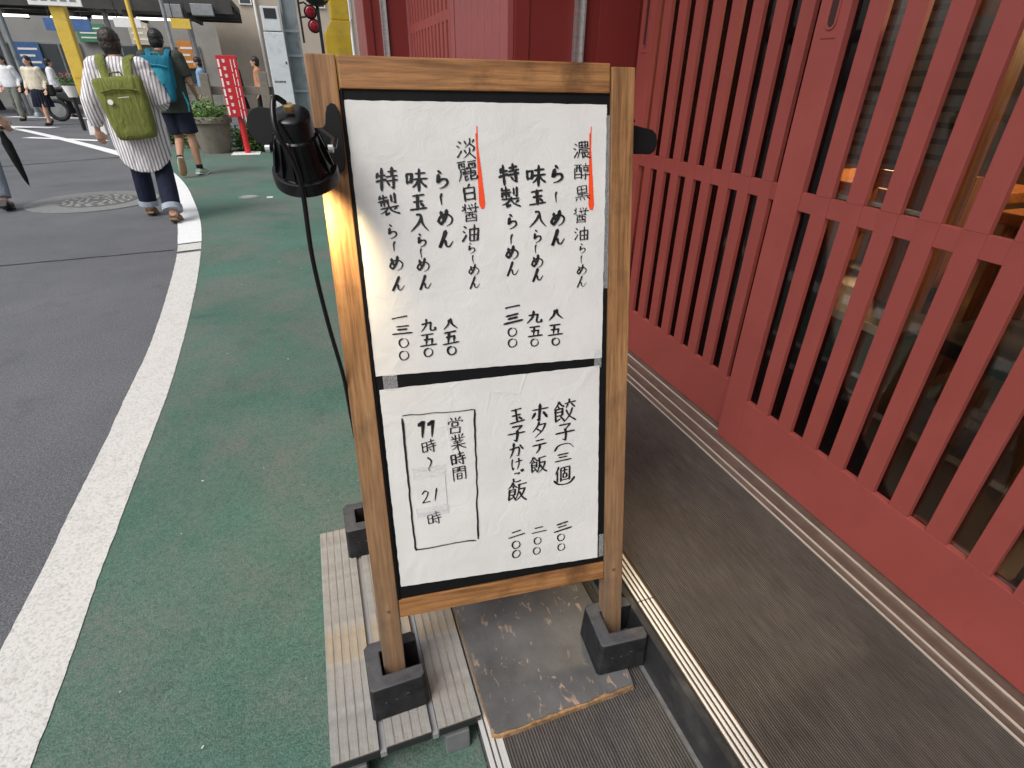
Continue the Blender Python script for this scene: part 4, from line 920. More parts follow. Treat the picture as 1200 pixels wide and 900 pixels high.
# fence of old sleepers
vmat('sleeper', (.21, .185, .155), .9, .3, 6, .5, 40, dirt=(.11, .10, .085), dscale=6)
FN = root('sleeper_fence', (-1.2, 15.5, 0), 'old grey fence of upright sleepers and a rail behind the planter', 'fence')
for k, x in enumerate((-3.4, -2.72, -2.05, -1.42, -.80, -.12, .5)):
    hh = 1.36+random.uniform(-.06, .06); MB().box((0, 0, hh/2), (.19, .15, hh), Matrix.Rotation(random.uniform(-.04, .04), 3, 'Y')).build('post', 'sleeper', FN, T(x, 15.5, 0), bevel=.015)
for z in (.92, .45): rbox('rail', 'sleeper', FN, -3.7, .7, 15.58, 15.66, z, z+.17, .01)

# railway crossing: yellow signal mast with red lamps (right), yellow gate machine (left)
vmat('rail_yellow', (.62, .40, .02), .5, .08, 5, dirt=(.45, .30, .05), dscale=7); vmat('rail_yellow_bright', (.68, .47, .06), .5, .08, 5, dirt=(.5, .36, .1), dscale=7); vmat('red_lens', (.22, .008, .018), .2); vmat('hood_black', (.012, .012, .013), .45)
CM = root('crossing_signal', (.88, 13.5, 0), 'mustard yellow crossing signal mast with hooded red lamps, above the stand top', 'signal')
rbox('mast', 'rail_yellow', CM, .80, 1.16, 13.4, 13.7, 2.30, 5.0, .03)
MB().loft([[(.63, 13.35, 0), (1.14, 13.35, 0), (1.14, 13.75, 0), (.63, 13.75, 0)], [(.63, 13.35, 2.05), (1.14, 13.35, 2.05), (1.14, 13.75, 2.05), (.63, 13.75, 2.05)], [(.79, 13.38, 2.297), (1.17, 13.38, 2.297), (1.17, 13.72, 2.297), (.79, 13.72, 2.297)]]).build('base_cover', 'rail_yellow', CM, bevel=.01)
ah = rbox('arm', 'hood_black', CM, .20, .24, 13.5, 13.54, 1.9, 2.9)
for z, x in ((2.19, .46), (2.42, .42)):
    h_ = MB().lathe([(.012, .12), (.10, .10), (.125, 0), (.115, -.01), (.10, .004)], 20, Matrix.Rotation(R(-90), 4, 'X')).build('lamp_hood', 'hood_black', CM, T(x, 13.45, z), smooth=True)
    MB().ell((0, 0, 0), (.098, .03, .098), 14).build('lens', 'red_lens', h_, T(x, 13.44, z), smooth=True)
    MB().tube([(.23, 13.52, z+.14), (x-.1, 13.5, z+.16), (x, 13.5, z+.08)], .018, 6).build('bracket', 'hood_black', CM)
rbox('arm_support', 'hood_black', CM, .15, .80, 13.53, 13.56, 2.75, 2.80)
TL = root('warning_beacon', (.62, 13.0, 2.55), 'dark round warning lamp with a bronze rim above the red lamps', 'lamp')
MB().ell((0, 0, 0), (.24, .2, .19), 20).build('body', 'hood_black', TL, T(.56, 13.0, 2.66), smooth=True)
MB().ell((0, 0, 0), (.13, .12, .13), 16).build('rim', 'brass_nut', TL, T(.70, 12.88, 2.68), smooth=True)
rbox('bracket', 'hood_black', TL, .50, .56, 13.0, 13.05, 2.8, 3.4)
rbox('stand_pole', 'hood_black', TL, .52, .58, 13.06, 13.10, 0, 3.4)
YG = root('gate_machine', (-4.9, 17.2, 0), 'tall yellow crossing gate post on a white base, left of the striped-shirt person', 'gate post')
MB().box((0, 0, 0), (.28, .26, 3.2)).build('post', 'rail_yellow_bright', YG, T(-4.88, 17.2, 1.9), bevel=.02)
bs = MB().box((0, 0, .17), (.38, .42, .34), None, .85).build('base', 'white_paint', YG, T(-4.86, 17.2, 0), bevel=.02)
for z in (1.22, .62): rbox('handle_slot', 'rail_yellow', YG, -4.97, -4.80, 17.062, 17.069, z, z+.035)
bd = rbox('sign_board', 'white_paint', YG, -5.35, -4.35, 17.00, 17.06, 2.62, 2.95)
for k in range(5): rbox('lettering', 'pole_steel', bd, -5.28+k*.18, -5.16+k*.18, 16.995, 16.999, 2.70, 2.86)
# barrier bar, yellow and black, behind the man in shorts
BB = root('crossing_bar', (-2.36, 13.9, 0), 'raised yellow and black striped crossing bar leaning beside the planter', 'barrier')
for k in range(9):
    a = Vector((-2.30, 13.9, .05+k*.17)); MB().tube([a, a+Vector((-.012, 0, .17))], .05, 10).build('band', 'rail_yellow_bright' if k % 3 else 'hood_black', BB, smooth=True)
MB().ell((0, 0, 0), (.085, .03, .17), 14).build('paddle', 'rail_yellow_bright', BB, T(-2.22, 13.8, .62), smooth=True)

# ------------------------------------------------------------------ buildings beyond the crossing
vmat('beige_wall', (.42, .36, .29), .85, .06, 2, .2, 30); vmat('grey_wall', (.27, .265, .25), .85, .15, 1.2, .1, 20); vmat('dark_steel', (.045, .043, .040), .7, .3, 2); vmat('window_dark', (.05, .06, .065), .15)
BE = root('beige_building', (1.0, 31, 0), 'plain beige rendered building with small windows behind the crossing', 'building')
rbox('wall', 'beige_wall', BE, -3.0, 9.0, 30.0, 38, 0, 9)
for x0, z0 in ((-1.9, 3.95), (1.1, 3.95), (-.2, 3.95), (2.2, 3.6)):
    f_ = rbox('window_frame', 'white_paint', BE, x0, x0+.5, 29.93, 29.999, z0, z0+1.1); rbox('pane', 'window_dark', f_, x0+.05, x0+.45, 29.92, 29.929, z0+.05, z0+1.05)
for x in (-1.30, 2.6): MB().tube([(x, 29.9, 0), (x, 29.9, 9)], .05, 8).build('downpipe', 'white_paint', BE)
ST = root('station_hall', (-9, 33, 0), 'grey station wall under the dark canopy beyond the crossing', 'building')
rbox('wall', 'grey_wall', ST, -26, -3.02, 33, 36, 0, 7)
for k in range(9):
    x = -25+k*2.4; f_ = rbox('window_frame', 'grey_steel', ST, x, x+1.6, 32.93, 32.999, .9, 2.5)
    for q in range(2): rbox('pane', 'window_dark', f_, x+.06+q*.77, x+.76+q*.77, 32.915, 32.929, .96, 2.44)
CN = root('station_canopy', (-8, 27, 3), 'dark steel station canopy with lit tubes across the top left', 'canopy')
rbox('roof', 'dark_steel', CN, -26, -1.9, 25.5, 29.5, 3.55, 3.75)
for k in range(4): rbox('roof_beam', 'dark_steel', CN, -26, -1.9, 25.5+k*1.3, 25.7+k*1.3, 3.25, 3.549)
for k in range(12): rbox('roof_rib', 'dark_steel', CN, -25.5+k*2.0, -25.4+k*2.0, 25.48, 29.5, 3.12, 3.249)
m, t, b = base('tube_light', (1, 1, 1), .4); b.inputs['Emission Color'].default_value = (1, .98, .92, 1); b.inputs['Emission Strength'].default_value = 3.0
for x, y in ((-9.8, 27.2), (-8.1, 27.4), (-6.6, 26.6), (-5.2, 26.4), (-11.5, 28.5)): rbox('lit_tube', 'tube_light', CN, x, x+1.1, y, y+.08, 3.04, 3.11)
for x in (-9.4, -6.1, -3.5): MB().tube([(x, 26.2, 0), (x, 26.2, 3.4)], .09, 10).build('column', 'grey_steel', CN, smooth=True)
# wires and boxes hung on the canopy
for x, z, w, h in ((-4.0, 3.05, .5, .4), (-3.2, 3.15, .7, .35), (-7.3, 3.0, .35, .3)): rbox('fitting', 'grey_steel', CN, x, x+w, 25.2, 25.45, z, z+h, .02)
# motorcycle parked by the station
MC = root('motorcycle', (-6.6, 22.3, 0), 'black parked motorcycle partly hidden behind the walking people', 'motorcycle')
vmat('tyre', (.018, .018, .018), .8); vmat('bike_black', (.015, .015, .017), .3)
def torus(R0, r0_, n=24, k=8):
    mb = MB(); rg = []
    for i in range(n):
        a = 2*math.pi*i/n; rg.append([Vector(((R0+r0_*math.cos(2*math.pi*j/k))*math.cos(a), r0_*math.sin(2*math.pi*j/k), (R0+r0_*math.cos(2*math.pi*j/k))*math.sin(a))) for j in range(k)])
    rg.append(rg[0]); mb.loft(rg, False); return mb
for dx in (-.62, .62):
    wh = torus(.26, .055).build('wheel', 'tyre', MC, T(-6.6+dx, 22.3, .32), smooth=True)
    MB().lathe([(.2, -.02), (.2, .02), (.02, .03)], 20, Matrix.Rotation(R(90), 4, 'X')).build('hub', 'grey_steel', wh, T(-6.6+dx, 22.3, .32))
MB().loft([[(-7.1, 22.2, .68), (-7.1, 22.4, .68), (-7.1, 22.4, .8), (-7.1, 22.2, .8)], [(-6.5, 22.12, .45), (-6.5, 22.48, .45), (-6.5, 22.45, .85), (-6.5, 22.15, .85)], [(-6.2, 22.15, .6), (-6.2, 22.45, .6), (-6.2, 22.42, 1.0), (-6.2, 22.18, 1.0)]]).build('body', 'bike_black', MC, bevel=.02)
rbox('seat', 'black_vinyl', MC, -7.1, -6.5, 22.18, 22.42, .86, .94, .03)
mb = MB(); mb.tube([(-6.0, 22.3, .35), (-6.25, 22.3, 1.05)], .03, 8).tube([(-6.25, 21.98, 1.1), (-6.2, 22.3, 1.05), (-6.25, 22.62, 1.1)], .018, 8); mb.build('fork', 'grey_steel', MC)
MB().ell((0, 0, 0), (.09, .09, .09), 12).build('headlight', 'white_paint', MC, T(-6.02, 22.3, .98), smooth=True)
FP = root('flower_pot', (-5.55, 18.6, 0), 'white flower pot with pink flowers on a stand by the yellow gate post', 'flower pot')
MB().lathe([(.10, .78), (.17, 1.02), (.17, 1.04), (.14, 1.03), (.01, 1.0)], 18).build('pot', 'white_paint', FP, T(-5.6, 18.6, 0), smooth=True)
MB().tube([(-5.6, 18.6, 0), (-5.6, 18.6, .78)], .05, 8).build('stand', 'hood_black', FP)
leafmat('petal', (.65, .12, .22), (.8, .35, .42), (.5, .06, .12))
def ff(rg): return (-5.6+rg.gauss(0, .12), 18.6+rg.gauss(0, .12), 1.04+rg.random()*.22)
leaves('foliage', 'ivy_leaf', FP, 250, ff, .07, .1, 5); leaves('flowers', 'petal', FP, 60, lambda rg: (-5.6+rg.gauss(0, .11), 18.6+rg.gauss(0, .11), 1.2+rg.random()*.12), .05, 0, 6)

# poles and hanging signs under the canopy
def street_pole(x, y, h, rad, mat, label):
    p = root('steel_pole', (x, y, 0), label, 'pole', 'slim poles beyond the crossing'); MB().tube([(x, y, 0), (x, y, h)], rad, 10).build('shaft', mat, p, smooth=True); MB().lathe([(rad*1.9, .005), (rad*1.7, .10), (rad*1.02, .16)], 12).build('base', mat, p, T(x, y, 0), smooth=True); return p
street_pole(-3.15, 19.5, 4.5, .05, 'grey_steel', 'slim grey pole standing behind the person with the teal backpack')
pz = street_pole(-4.15, 20.5, 4.5, .055, 'rail_yellow_bright', 'slim yellow pole left of the teal backpack')
street_pole(-8.6, 24.6, 4.5, .07, 'pole_steel', 'blue grey pole at the far left behind the people in skirts')
for (x, y, z, w, h, mt, lb) in ((-7.6, 24.9, 2.55, 1.3, .35, 'sky_board', 'blue hanging direction board under the station canopy'), (-5.6, 24.9, 2.70, .8, .28, 'white_paint', 'white hanging board under the canopy near the yellow gate post'), (-3.9, 25.0, 2.72, .6, .30, 'rail_yellow_bright', 'yellow hanging board under the right end of the canopy')):
    if mt == 'sky_board' and mt not in MATS: vmat('sky_board', (.06, .13, .32), .5)
    h_ = root('hanging_board', (x, y, z), lb, 'sign', 'boards hung under the canopy'); rbox('panel', mt, h_, x, x+w, y, y+.08, z, z+h, .01)
    for q in (.15, .85): MB().tube([(x+w*q, y+.04, z+h), (x+w*q, y+.04, 3.5)], .015, 6).build('hanger', 'hood_black', h_)

# more of the busy far side: kiosk panels on the station wall, cables, parked bicycles, a hedge
vmat('panel_blue', (.05, .12, .28), .5); vmat('panel_green', (.06, .22, .12), .5); vmat('panel_cream', (.55, .50, .38), .6); vmat('panel_orange', (.55, .22, .05), .5)
for k, (x, w, z, h, mt, lb) in enumerate(((-13.2, 1.0, 2.6, .8, 'panel_cream', 'cream wall board high on the station wall, far left'), (-11.4, .9, 1.5, 1.0, 'panel_blue', 'blue wall board on the station wall behind the people in skirts'), (-8.9, 1.1, 2.55, .7, 'panel_green', 'green wall board beside the yellow gate post'), (-6.9, .8, 2.5, .9, 'panel_cream', 'cream wall board between the yellow gate post and the striped shirt'), (-5.1, .7, 1.6, 1.1, 'panel_orange', 'orange wall board near the right end of the station wall'))):
    h_ = root('poster_board', (x, 32.9, z), lb, 'poster', 'boards on the station wall'); rbox('panel', mt, h_, x, x+w, 32.82, 32.89, z, z+h, .01)
    for q in range(3): rbox('print_band', 'white_paint', h_, x+.1, x+w-.1-.15*(q % 2), 32.81, 32.819, z+h*(.2+.25*q), z+h*(.28+.25*q))
for k, (p0, p1, sg, lb) in enumerate((((-26, 24, 3.3), (-.02, 12.4, 4.6), .5, 'black cable sagging from the station to the steel pole, lower one'), ((-20, 22, 3.7), (-.02, 12.4, 5.0), .5, 'black cable sagging from the station to the steel pole, upper one'))):
    a = Vector(p0); c_ = Vector(p1); MB_ = MB().tube([a.lerp(c_, i/24)-Vector((0, 0, sg*4*(i/24)*(1-i/24))) for i in range(25)], .018, 6)
    tag(MB_.build('overhead_cable', 'hood_black'), lb, 'cable')
def bicycle(x, y, label):
    b_ = root('bicycle', (x, y, 0), label, 'bicycle', 'bicycles parked behind the fence')
    for dx in (-.52, .52):
        wh = torus(.31, .018, 24, 6).build('wheel', 'tyre', b_, T(x+dx, y, .33), smooth=True); MB().lathe([(.03, -.04), (.03, .04), (.01, .041)], 8, Matrix.Rotation(R(90), 4, 'X')).build('hub', 'grey_steel', wh, T(x+dx, y, .33))
    for p, q in (((-.52, .33), (-.1, .32)), ((-.1, .32), (-.22, .78)), ((-.1, .32), (.36, .80)), ((-.2, .72), (.36, .84)), ((.36, .9), (.52, .33)), ((-.52, .33), (-.2, .72))): MB().tube([(x+p[0], y, p[1]), (x+q[0], y, q[1])], .016, 6).build('frame_tube', 'grey_steel', b_)
    MB().ell((0, 0, 0), (.13, .07, .035), 12).build('saddle', 'black_vinyl', b_, T(x-.24, y, .83), smooth=True)
    MB().tube([(x+.28, y-.26, .98), (x+.36, y, .96), (x+.28, y+.26, .98)], .013, 6).build('handlebar', 'hood_black', b_)
bicycle(-2.9, 16.3, 'silver bicycle parked behind the sleeper fence, left of the planter'); bicycle(-.35, 16.4, 'silver bicycle parked behind the fence beside the steel pole')
shrub(.35, 13.6, .45, .35, .75, 1500, 'low ivy shrub hidden mostly behind the wooden stand, right of the steel pole', 21); shrub(-2.75, 14.6, .45, .3, .6, 1100, 'low shrub at the foot of the fence behind the striped crossing bar', 22)
# ------------------------------------------------------------------ people
def skinmat(name, c):
    m, t, b = base(name, c, .55, 0, .35); n = nz(t, coords(t), 30, 4)
    t.links.new(ramp(t, n, ((.3, [x*.9 for x in c]), (.7, [min(1, x*1.08) for x in c]))).outputs[0], b.inputs['Base Color'])
    b.inputs['Subsurface Weight'].default_value = .1; b.inputs['Subsurface Radius'].default_value = (.01, .004, .002)
skinmat('skin', (.50, .30, .21)); skinmat('skin_tan', (.42, .23, .15))
def cloth(name, col, var=.15, weave=500, fold=.5):
    m, t, b = base(name, col, .85, 0, .2); v = coords(t)
    n = nz(t, v, 9, 4); t.links.new(ramp(t, n, ((.3, [x*(1-var) for x in col]), (.7, [min(1, x*(1+var)) for x in col]))).outputs[0], b.inputs['Base Color'])
    p = bump(t, nz(t, coords(t, (14, 14, 5)), 1.0, 3, .5, 1.0), fold, .03, b); bump(t, nz(t, v, weave, 2), .15, .001, b, p); return m, t, b
cloth('denim_navy', (.011, .015, .032)); cloth('denim_cuff', (.30, .34, .39)); cloth('olive_bag', (.150, .168, .042), .15, 500, .9); cloth('olive_bag_dark', (.11, .135, .022)); cloth('teal_bag', (.012, .13, .20)); cloth('teal_light', (.03, .24, .32)); cloth('charcoal', (.04, .04, .045)); cloth('olive_tee', (.048, .054, .045)); cloth('navy', (.012, .015, .028)); cloth('cream_knit', (.62, .56, .44), .1, 300, .8); cloth('white_shirt', (.66, .67, .70), .06); cloth('grey_green', (.16, .17, .15)); cloth('black_cloth', (.012, .012, .013)); cloth('grey_blue', (.20, .23, .27))
def hairmat(name, c):
    m, t, b = base(name, c, .45, 0, .4); n = nz(t, coords(t, (60, 60, 6)), 1, 3)
    t.links.new(ramp(t, n, ((.3, [x*.5 for x in c]), (.7, [x*1.6 for x in c]))).outputs[0], b.inputs['Base Color']); bump(t, n, .4, .004, b)
hairmat('hair_dark', (.022, .015, .012)); hairmat('hair_black', (.012, .011, .011))
m, t, b = base('striped_cotton', (.7, .68, .68), .85, 0, .2)
v = coords(t); nn_ = nz(t, coords(t, (3, 3, 3)), 1, 3); wv = nd(t, 'ShaderNodeTexWave', Scale=11.5, Distortion=1.2, Detail=2.0); wv.inputs['Detail Scale'].default_value = .6; wv.bands_direction = 'X'; t.links.new(v, wv.inputs['Vector'])
c = ramp(t, wv.outputs['Fac'], ((.55, (.74, .72, .71)), (.72, (.30, .27, .32)))).outputs[0]; t.links.new(c, b.inputs['Base Color'])
bump(t, nz(t, coords(t, (11, 11, 4)), 1.0, 3, .5, 1.2), .7, .04, b)
vmat('shoe_white', (.70, .70, .68), .6); vmat('sole_tan', (.33, .20, .11), .8); vmat('sandal', (.20, .14, .085), .7, .2, 30); vmat('shoe_black', (.015, .015, .015), .45); vmat('sneaker_green', (.30, .42, .33), .7, .3, 40); vmat('zip_white', (.75, .75, .72), .5)
def remesh(o, vox, smooth=3):
    md = o.modifiers.new('fuse', 'REMESH'); md.mode = 'VOXEL'; md.voxel_size = vox; md.use_smooth_shade = True
    sm = o.modifiers.new('relax', 'SMOOTH'); sm.factor = .5; sm.iterations = smooth
def body_mesh(J, s, hands=True):
    mb = MB(); V3 = lambda k: Vector(J[k])
    hip = (V3('hipL')+V3('hipR'))/2; ch = (V3('shL')+V3('shR'))/2
    up = (ch-hip).normalized()
    mb.tube([hip-up*.06*s, hip+up*.02, hip+up*.16*s, hip+(ch-hip)*.62, ch-up*.05*s, ch+up*.01], [.10*s, .125*s, .105*s, .125*s, .12*s, .07*s], 14, .72, up=(1, 0, 0))
    hd = V3('head'); mb.tube([ch-up*.04*s, ch+(hd-ch)*.45, hd-Vector((0, 0, .06*s))], [.07*s, .052*s, .05*s], 12)
    f = V3('face').normalized() if 'face' in J else Vector((0, 1, 0)); sd = f.cross(Vector((0, 0, 1))).normalized()
    mb.ell(hd+Vector((0, 0, .015*s)), (.074*s, .088*s, .100*s), 16, Matrix.Rotation(math.atan2(-f.x, f.y), 3, 'Z'))
    mb.ell(hd+f*.028*s-Vector((0, 0, .055*s)), (.052*s, .055*s, .055*s), 12)
    mb.ell(hd+f*.090*s-Vector((0, 0, .012*s)), (.012*s, .016*s, .020*s), 8)          # nose
    for q in (-1, 1): mb.ell(hd+sd*q*.077*s-Vector((0, 0, .008*s)), (.010*s, .018*s, .028*s), 8)    # ears
    for q in (-1, 1): mb.ell(hd+f*.072*s+sd*q*.030*s+Vector((0, 0, .012*s)), (.014*s, .010*s, .007*s), 6)
    mb.ell(hd+f*.076*s-Vector((0, 0, .052*s)), (.022*s, .010*s, .007*s), 6)          # mouth
    for q in 'LR':
        a, e, w, h = V3('sh'+q), V3('el'+q), V3('wr'+q), V3('ha'+q)
        mb.tube([a+(ch-a)*.35, a, a.lerp(e, .5), e, e.lerp(w, .35), w], [.055*s, .052*s, .043*s, .036*s, .036*s, .024*s], 10)
        dr = (h-w).normalized(); side = dr.cross(Vector((0, 1, 0)) if abs(dr.y) < .8 else Vector((1, 0, 0))).normalized(); nr = side.cross(dr)
        palm = w+dr*.085*s
        mb.tube([w, w+dr*.035*s, palm], [.024*s, .036*s, .036*s], 10, .5, up=nr.cross(dr))
        across = nr.cross(dr).normalized()
        for k, (off, ln) in enumerate(((-.028, .062), (-.010, .074), (.010, .070), (.027, .055))):
            b0 = palm+across*off*s-dr*.006*s; b1 = b0+dr*ln*.5*s+nr*.004*s; b2_ = b1+dr*ln*.45*s+nr*.016*s
            mb.tube([b0, b1, b2_], [.0095*s, .009*s, .0075*s], 6)
        b0 = w+dr*.025*s-across*.030*s; mb.tube([b0, b0+dr*.032*s-across*.022*s, b0+dr*.062*s-across*.026*s+nr*.008*s], [.012*s, .010*s, .0085*s], 6)
        hp, kn, an, to = V3('hip'+q), V3('kn'+q), V3('an'+q), V3('to'+q)
        mb.tube([hp+Vector((0, 0, .05*s)), hp.lerp(kn, .3), kn, kn.lerp(an, .3), kn.lerp(an, .7), an], [.088*s, .083*s, .056*s, .058*s, .042*s, .036*s], 12)
        mb.tube([an+(an-to).normalized()*.03*s, an.lerp(to, .4)-Vector((0, 0, .01*s)), to], [.038*s, .040*s, .030*s], 10)
    return mb
def trousers(J, s, zend=1.0, k=1.25, hem=.075, waist=.13):
    mb = MB(); hip = (Vector(J['hipL'])+Vector(J['hipR']))/2
    mb.tube([hip-Vector((0, 0, .06*s)), hip+Vector((0, 0, .03*s)), hip+Vector((0, 0, .16*s))], [waist*s, waist*1.08*s, waist*.95*s], 14, .8, up=(1, 0, 0))
    for q in 'LR':
        hp, kn, an = (Vector(J[x+q]) for x in ('hip', 'kn', 'an'))
        P = [hp+Vector((0, 0, .06*s)), hp.lerp(kn, .45), kn]; RR = [.09*k*s, .085*k*s, .07*k*s]
        if zend >= 1: P += [kn.lerp(an, .5), kn.lerp(an, .93)]; RR += [hem*1.05*s, hem*s]
        else: P = P[:2]+[hp.lerp(kn, zend*1.25)]; RR = RR[:2]+[.088*k*s]
        mb.tube(P, RR, 14)
    return mb
def shoe(J, q, s, sole=.03):
    an, to = Vector(J['an'+q]), Vector(J['to'+q]); d_ = (to-an); d_.normalize()
    up = Vector((0, 0, 1)); up = (up-d_*up.dot(d_)).normalized()
    mb = MB(); h = an-up*.035*s
    mb.tube([h-d_*.055*s, h-d_*.02*s, h+d_*.07*s, to-d_*.02*s, to+d_*.035*s], [.036*s, .045*s, .047*s, .046*s, .028*s], 12, .8, up=up.cross(d_))
    sb = MB(); sb.tube([h-d_*.065*s-up*.035*s, h+d_*.05*s-up*.035*s, to-d_*.0*s-up*.028*s, to+d_*.045*s-up*.022*s], [.036*s, .046*s, .050*s, .026*s], 12, .28, up=up.cross(d_))
    return mb, sb
def person(name_label, loc, rz, J, s=1.0, skin='skin', vox=.009, group=None):
    P = root('person', loc, name_label, 'person', group, rz); M = W[P.name]
    o = body_mesh(J, s).build('body', skin, P, M); remesh(o, vox, 2); return P, M
def hair(P, M, J, s, mat, length=.0, tail=None):
    hd = Vector(J['head']); f = Vector(J.get('face', (0, 1, 0))).normalized(); mb = MB()
    mb.ell(hd-f*.014*s+Vector((0, 0, .034*s)), (.086*s, .096*s, .094*s), 16, Matrix.Rotation(math.atan2(-f.x, f.y), 3, 'Z'))
    mb.ell(hd-f*.038*s-Vector((0, 0, .015*s)), (.084*s, .068*s, .090*s), 14)
    if length: mb.tube([hd-f*.04*s, hd-f*.06*s-Vector((0, 0, length*.6)), hd-f*.055*s-Vector((0, 0, length))], [.085*s, .088*s, .05*s], 12, .55, up=(1, 0, 0))
    if tail: mb.tube([hd-f*.09*s+Vector((0, 0, .03)), hd-f*.14*s-Vector((0, 0, .06)), hd-f*.12*s-Vector((0, 0, tail))], [.03*s, .035*s, .012*s], 8)
    o = mb.build('hair', mat, P, M); remesh(o, .006, 1)
    tx = bpy.data.textures.get('hair_noise') or bpy.data.textures.new('hair_noise', 'CLOUDS'); tx.noise_scale = .018; tx.noise_depth = 4
    dm = o.modifiers.new('tufts', 'DISPLACE'); dm.texture = tx; dm.strength = .012; dm.mid_level = .45

# --- striped shirt, olive backpack
J = dict(head=(-.02, .05, 1.545), face=(-.15, 1, 0), shL=(-.17, 0, 1.37), shR=(.17, 0, 1.37), elL=(-.285, -.05, 1.08), wrL=(-.325, -.01, .845), haL=(-.335, .03, .74), elR=(.285, -.06, 1.08), wrR=(.22, .17, 1.06), haR=(.18, .26, 1.10),
         hipL=(-.085, 0, .86), hipR=(.085, 0, .86), knL=(-.12, .16, .47), anL=(-.15, .20, .09), toL=(-.165, .34, .04), knR=(.125, -.02, .47), anR=(.155, -.26, .10), toR=(.15, -.12, .04))
A, M = person('person in striped shirt and rolled jeans walking away with an olive backpack', (-1.55, 6.58, 0), .0, J, 1.0, 'skin', .007)
hair(A, M, J, 1.0, 'hair_dark', .0)
o = trousers(J, 1.0, 1.0, 1.22, .082).build('jeans', 'denim_navy', A, M); remesh(o, .010)
for q in 'LR':
    kn, an = Vector(J['kn'+q]), Vector(J['an'+q]); MB().tube([kn.lerp(an, .82), kn.lerp(an, .95)], [.091, .093], 16).build('jean_cuff', 'denim_cuff', A, M, smooth=True)
    mb, sb = shoe(J, q, 1.0); 
    sh = MB(); an_, to_ = Vector(J['an'+q]), Vector(J['to'+q]); d_ = (to_-an_).normalized()
    for kk, rr in ((.02, .050), (.075, .052), (.12, .050)): 
        c_ = an_+d_*kk-Vector((0, 0, .03)); sh.tube([c_+Vector((-rr, 0, -.028)), c_+Vector((-rr*.8, 0, .016)), c_+Vector((0, 0, .034)), c_+Vector((rr*.8, 0, .016)), c_+Vector((rr, 0, -.028))], .012, 6, .4)
    sh.build('sandal_strap', 'sandal', A, M, smooth=True); sb.build('sandal_sole', 'sandal', A, M, smooth=True)
hem = lambda th: .585-.12*max(0, -math.sin(th))**1.2-.04*max(0, math.sin(th))+.05*abs(math.cos(th))**4
mb = MB(); mb.rings([(0, 0, 1.445, .06, .06), (0, 0, 1.415, .11, .085), (0, 0, 1.375, .20, .115), (0, 0, 1.27, .225, .145), (0, -.005, 1.08, .232, .158), (.01, -.01, .86, .245, .175), (.015, -.01, .70, .245, .178), (.015, -.005, hem, .23, .165)], 28)
for q in 'LR':
    a, e, w = (Vector(J[x+q]) for x in ('sh', 'el', 'wr')); mb.ell(a+Vector((0, 0, -.005)), (.10, .10, .085), 12); mb.tube([a+Vector((0, 0, -.01)), a.lerp(e, .3), e, e.lerp(w, .5), e.lerp(w, .86)], [.085, .092, .086, .074, .05], 14)
o = mb.build('shirt', 'striped_cotton', A, M); remesh(o, .009, 4)
def bag(P, M, c, sz, mat, matd, tilt=0.0, bottom=.72, roll=0.0):
    x, y, z = c; w, dp, h = sz; MM = M @ T(x, y, z) @ Matrix.Rotation(roll, 4, 'Y') @ Matrix.Rotation(tilt, 4, 'X')
    rg = []
    for k, (zz, sc, dd) in enumerate(((-h/2, bottom*.86, .80), (-h/2+.03, bottom, 1.0), (-h*.2, (bottom+1)/2, 1.05), (h*.2, .98, .95), (h/2-.02, 1.0, .72), (h/2, .97, .55))):
        pts = []
        for j in range(20):
            a = 2*math.pi*j/20; cx = math.copysign(abs(math.cos(a))**.55, math.cos(a)); cy = math.copysign(abs(math.sin(a))**.55, math.sin(a)); pts.append(Vector((cx*w/2*sc, cy*dp/2*dd, zz)))
        rg.append(pts)
    b_ = MB().loft(rg).build('backpack', mat, P, MM, smooth=True); sub = b_.modifiers.new('sub', 'SUBSURF'); sub.levels = 1; sub.render_levels = 1
    MB().tube([(-w*.34, -dp*.50, h*.27), (-w*.1, -dp*.535, h*.30), (w*.2, -dp*.535, h*.28), (w*.38, -dp*.48, h*.25)], .009, 8).build('pocket_flap', matd, b_, MM, smooth=True)
    MB().tube([(-.06, .02, h/2-.01), (-.04, .02, h/2+.03), (.04, .02, h/2+.03), (.06, .02, h/2-.01)], .008, 8).build('grab_handle', matd, b_, MM, smooth=True)
    return b_, MM
bp, MM = bag(A, M, (.03, -.235, 1.03), (.40, .17, .52), 'olive_bag', 'olive_bag_dark', -.06, .84, -.10)
MB().lathe([(.022, 0), (.022, .006), (.002, .007)], 16, Matrix.Rotation(R(90), 4, 'X')).build('round_tag', 'zip_white', bp, MM @ T(-.09, -.094, .06))
rbox('brand_tab', 'zip_white', bp, -.02, .07, -.0985, -.0965, .085, .089, 0, MM)
for sx in (-1, 1): MB().tube([(sx*.085+.015, -.215, 1.235), (sx*.095+.008, -.175, 1.34), (sx*.105, -.11, 1.42), (sx*.12, .02, 1.455), (sx*.135, .12, 1.36)], [.032, .034, .036, .036, .03], 10, .28, up=(1, 0, 0)).build('shoulder_strap', 'olive_bag', A, M, smooth=True)

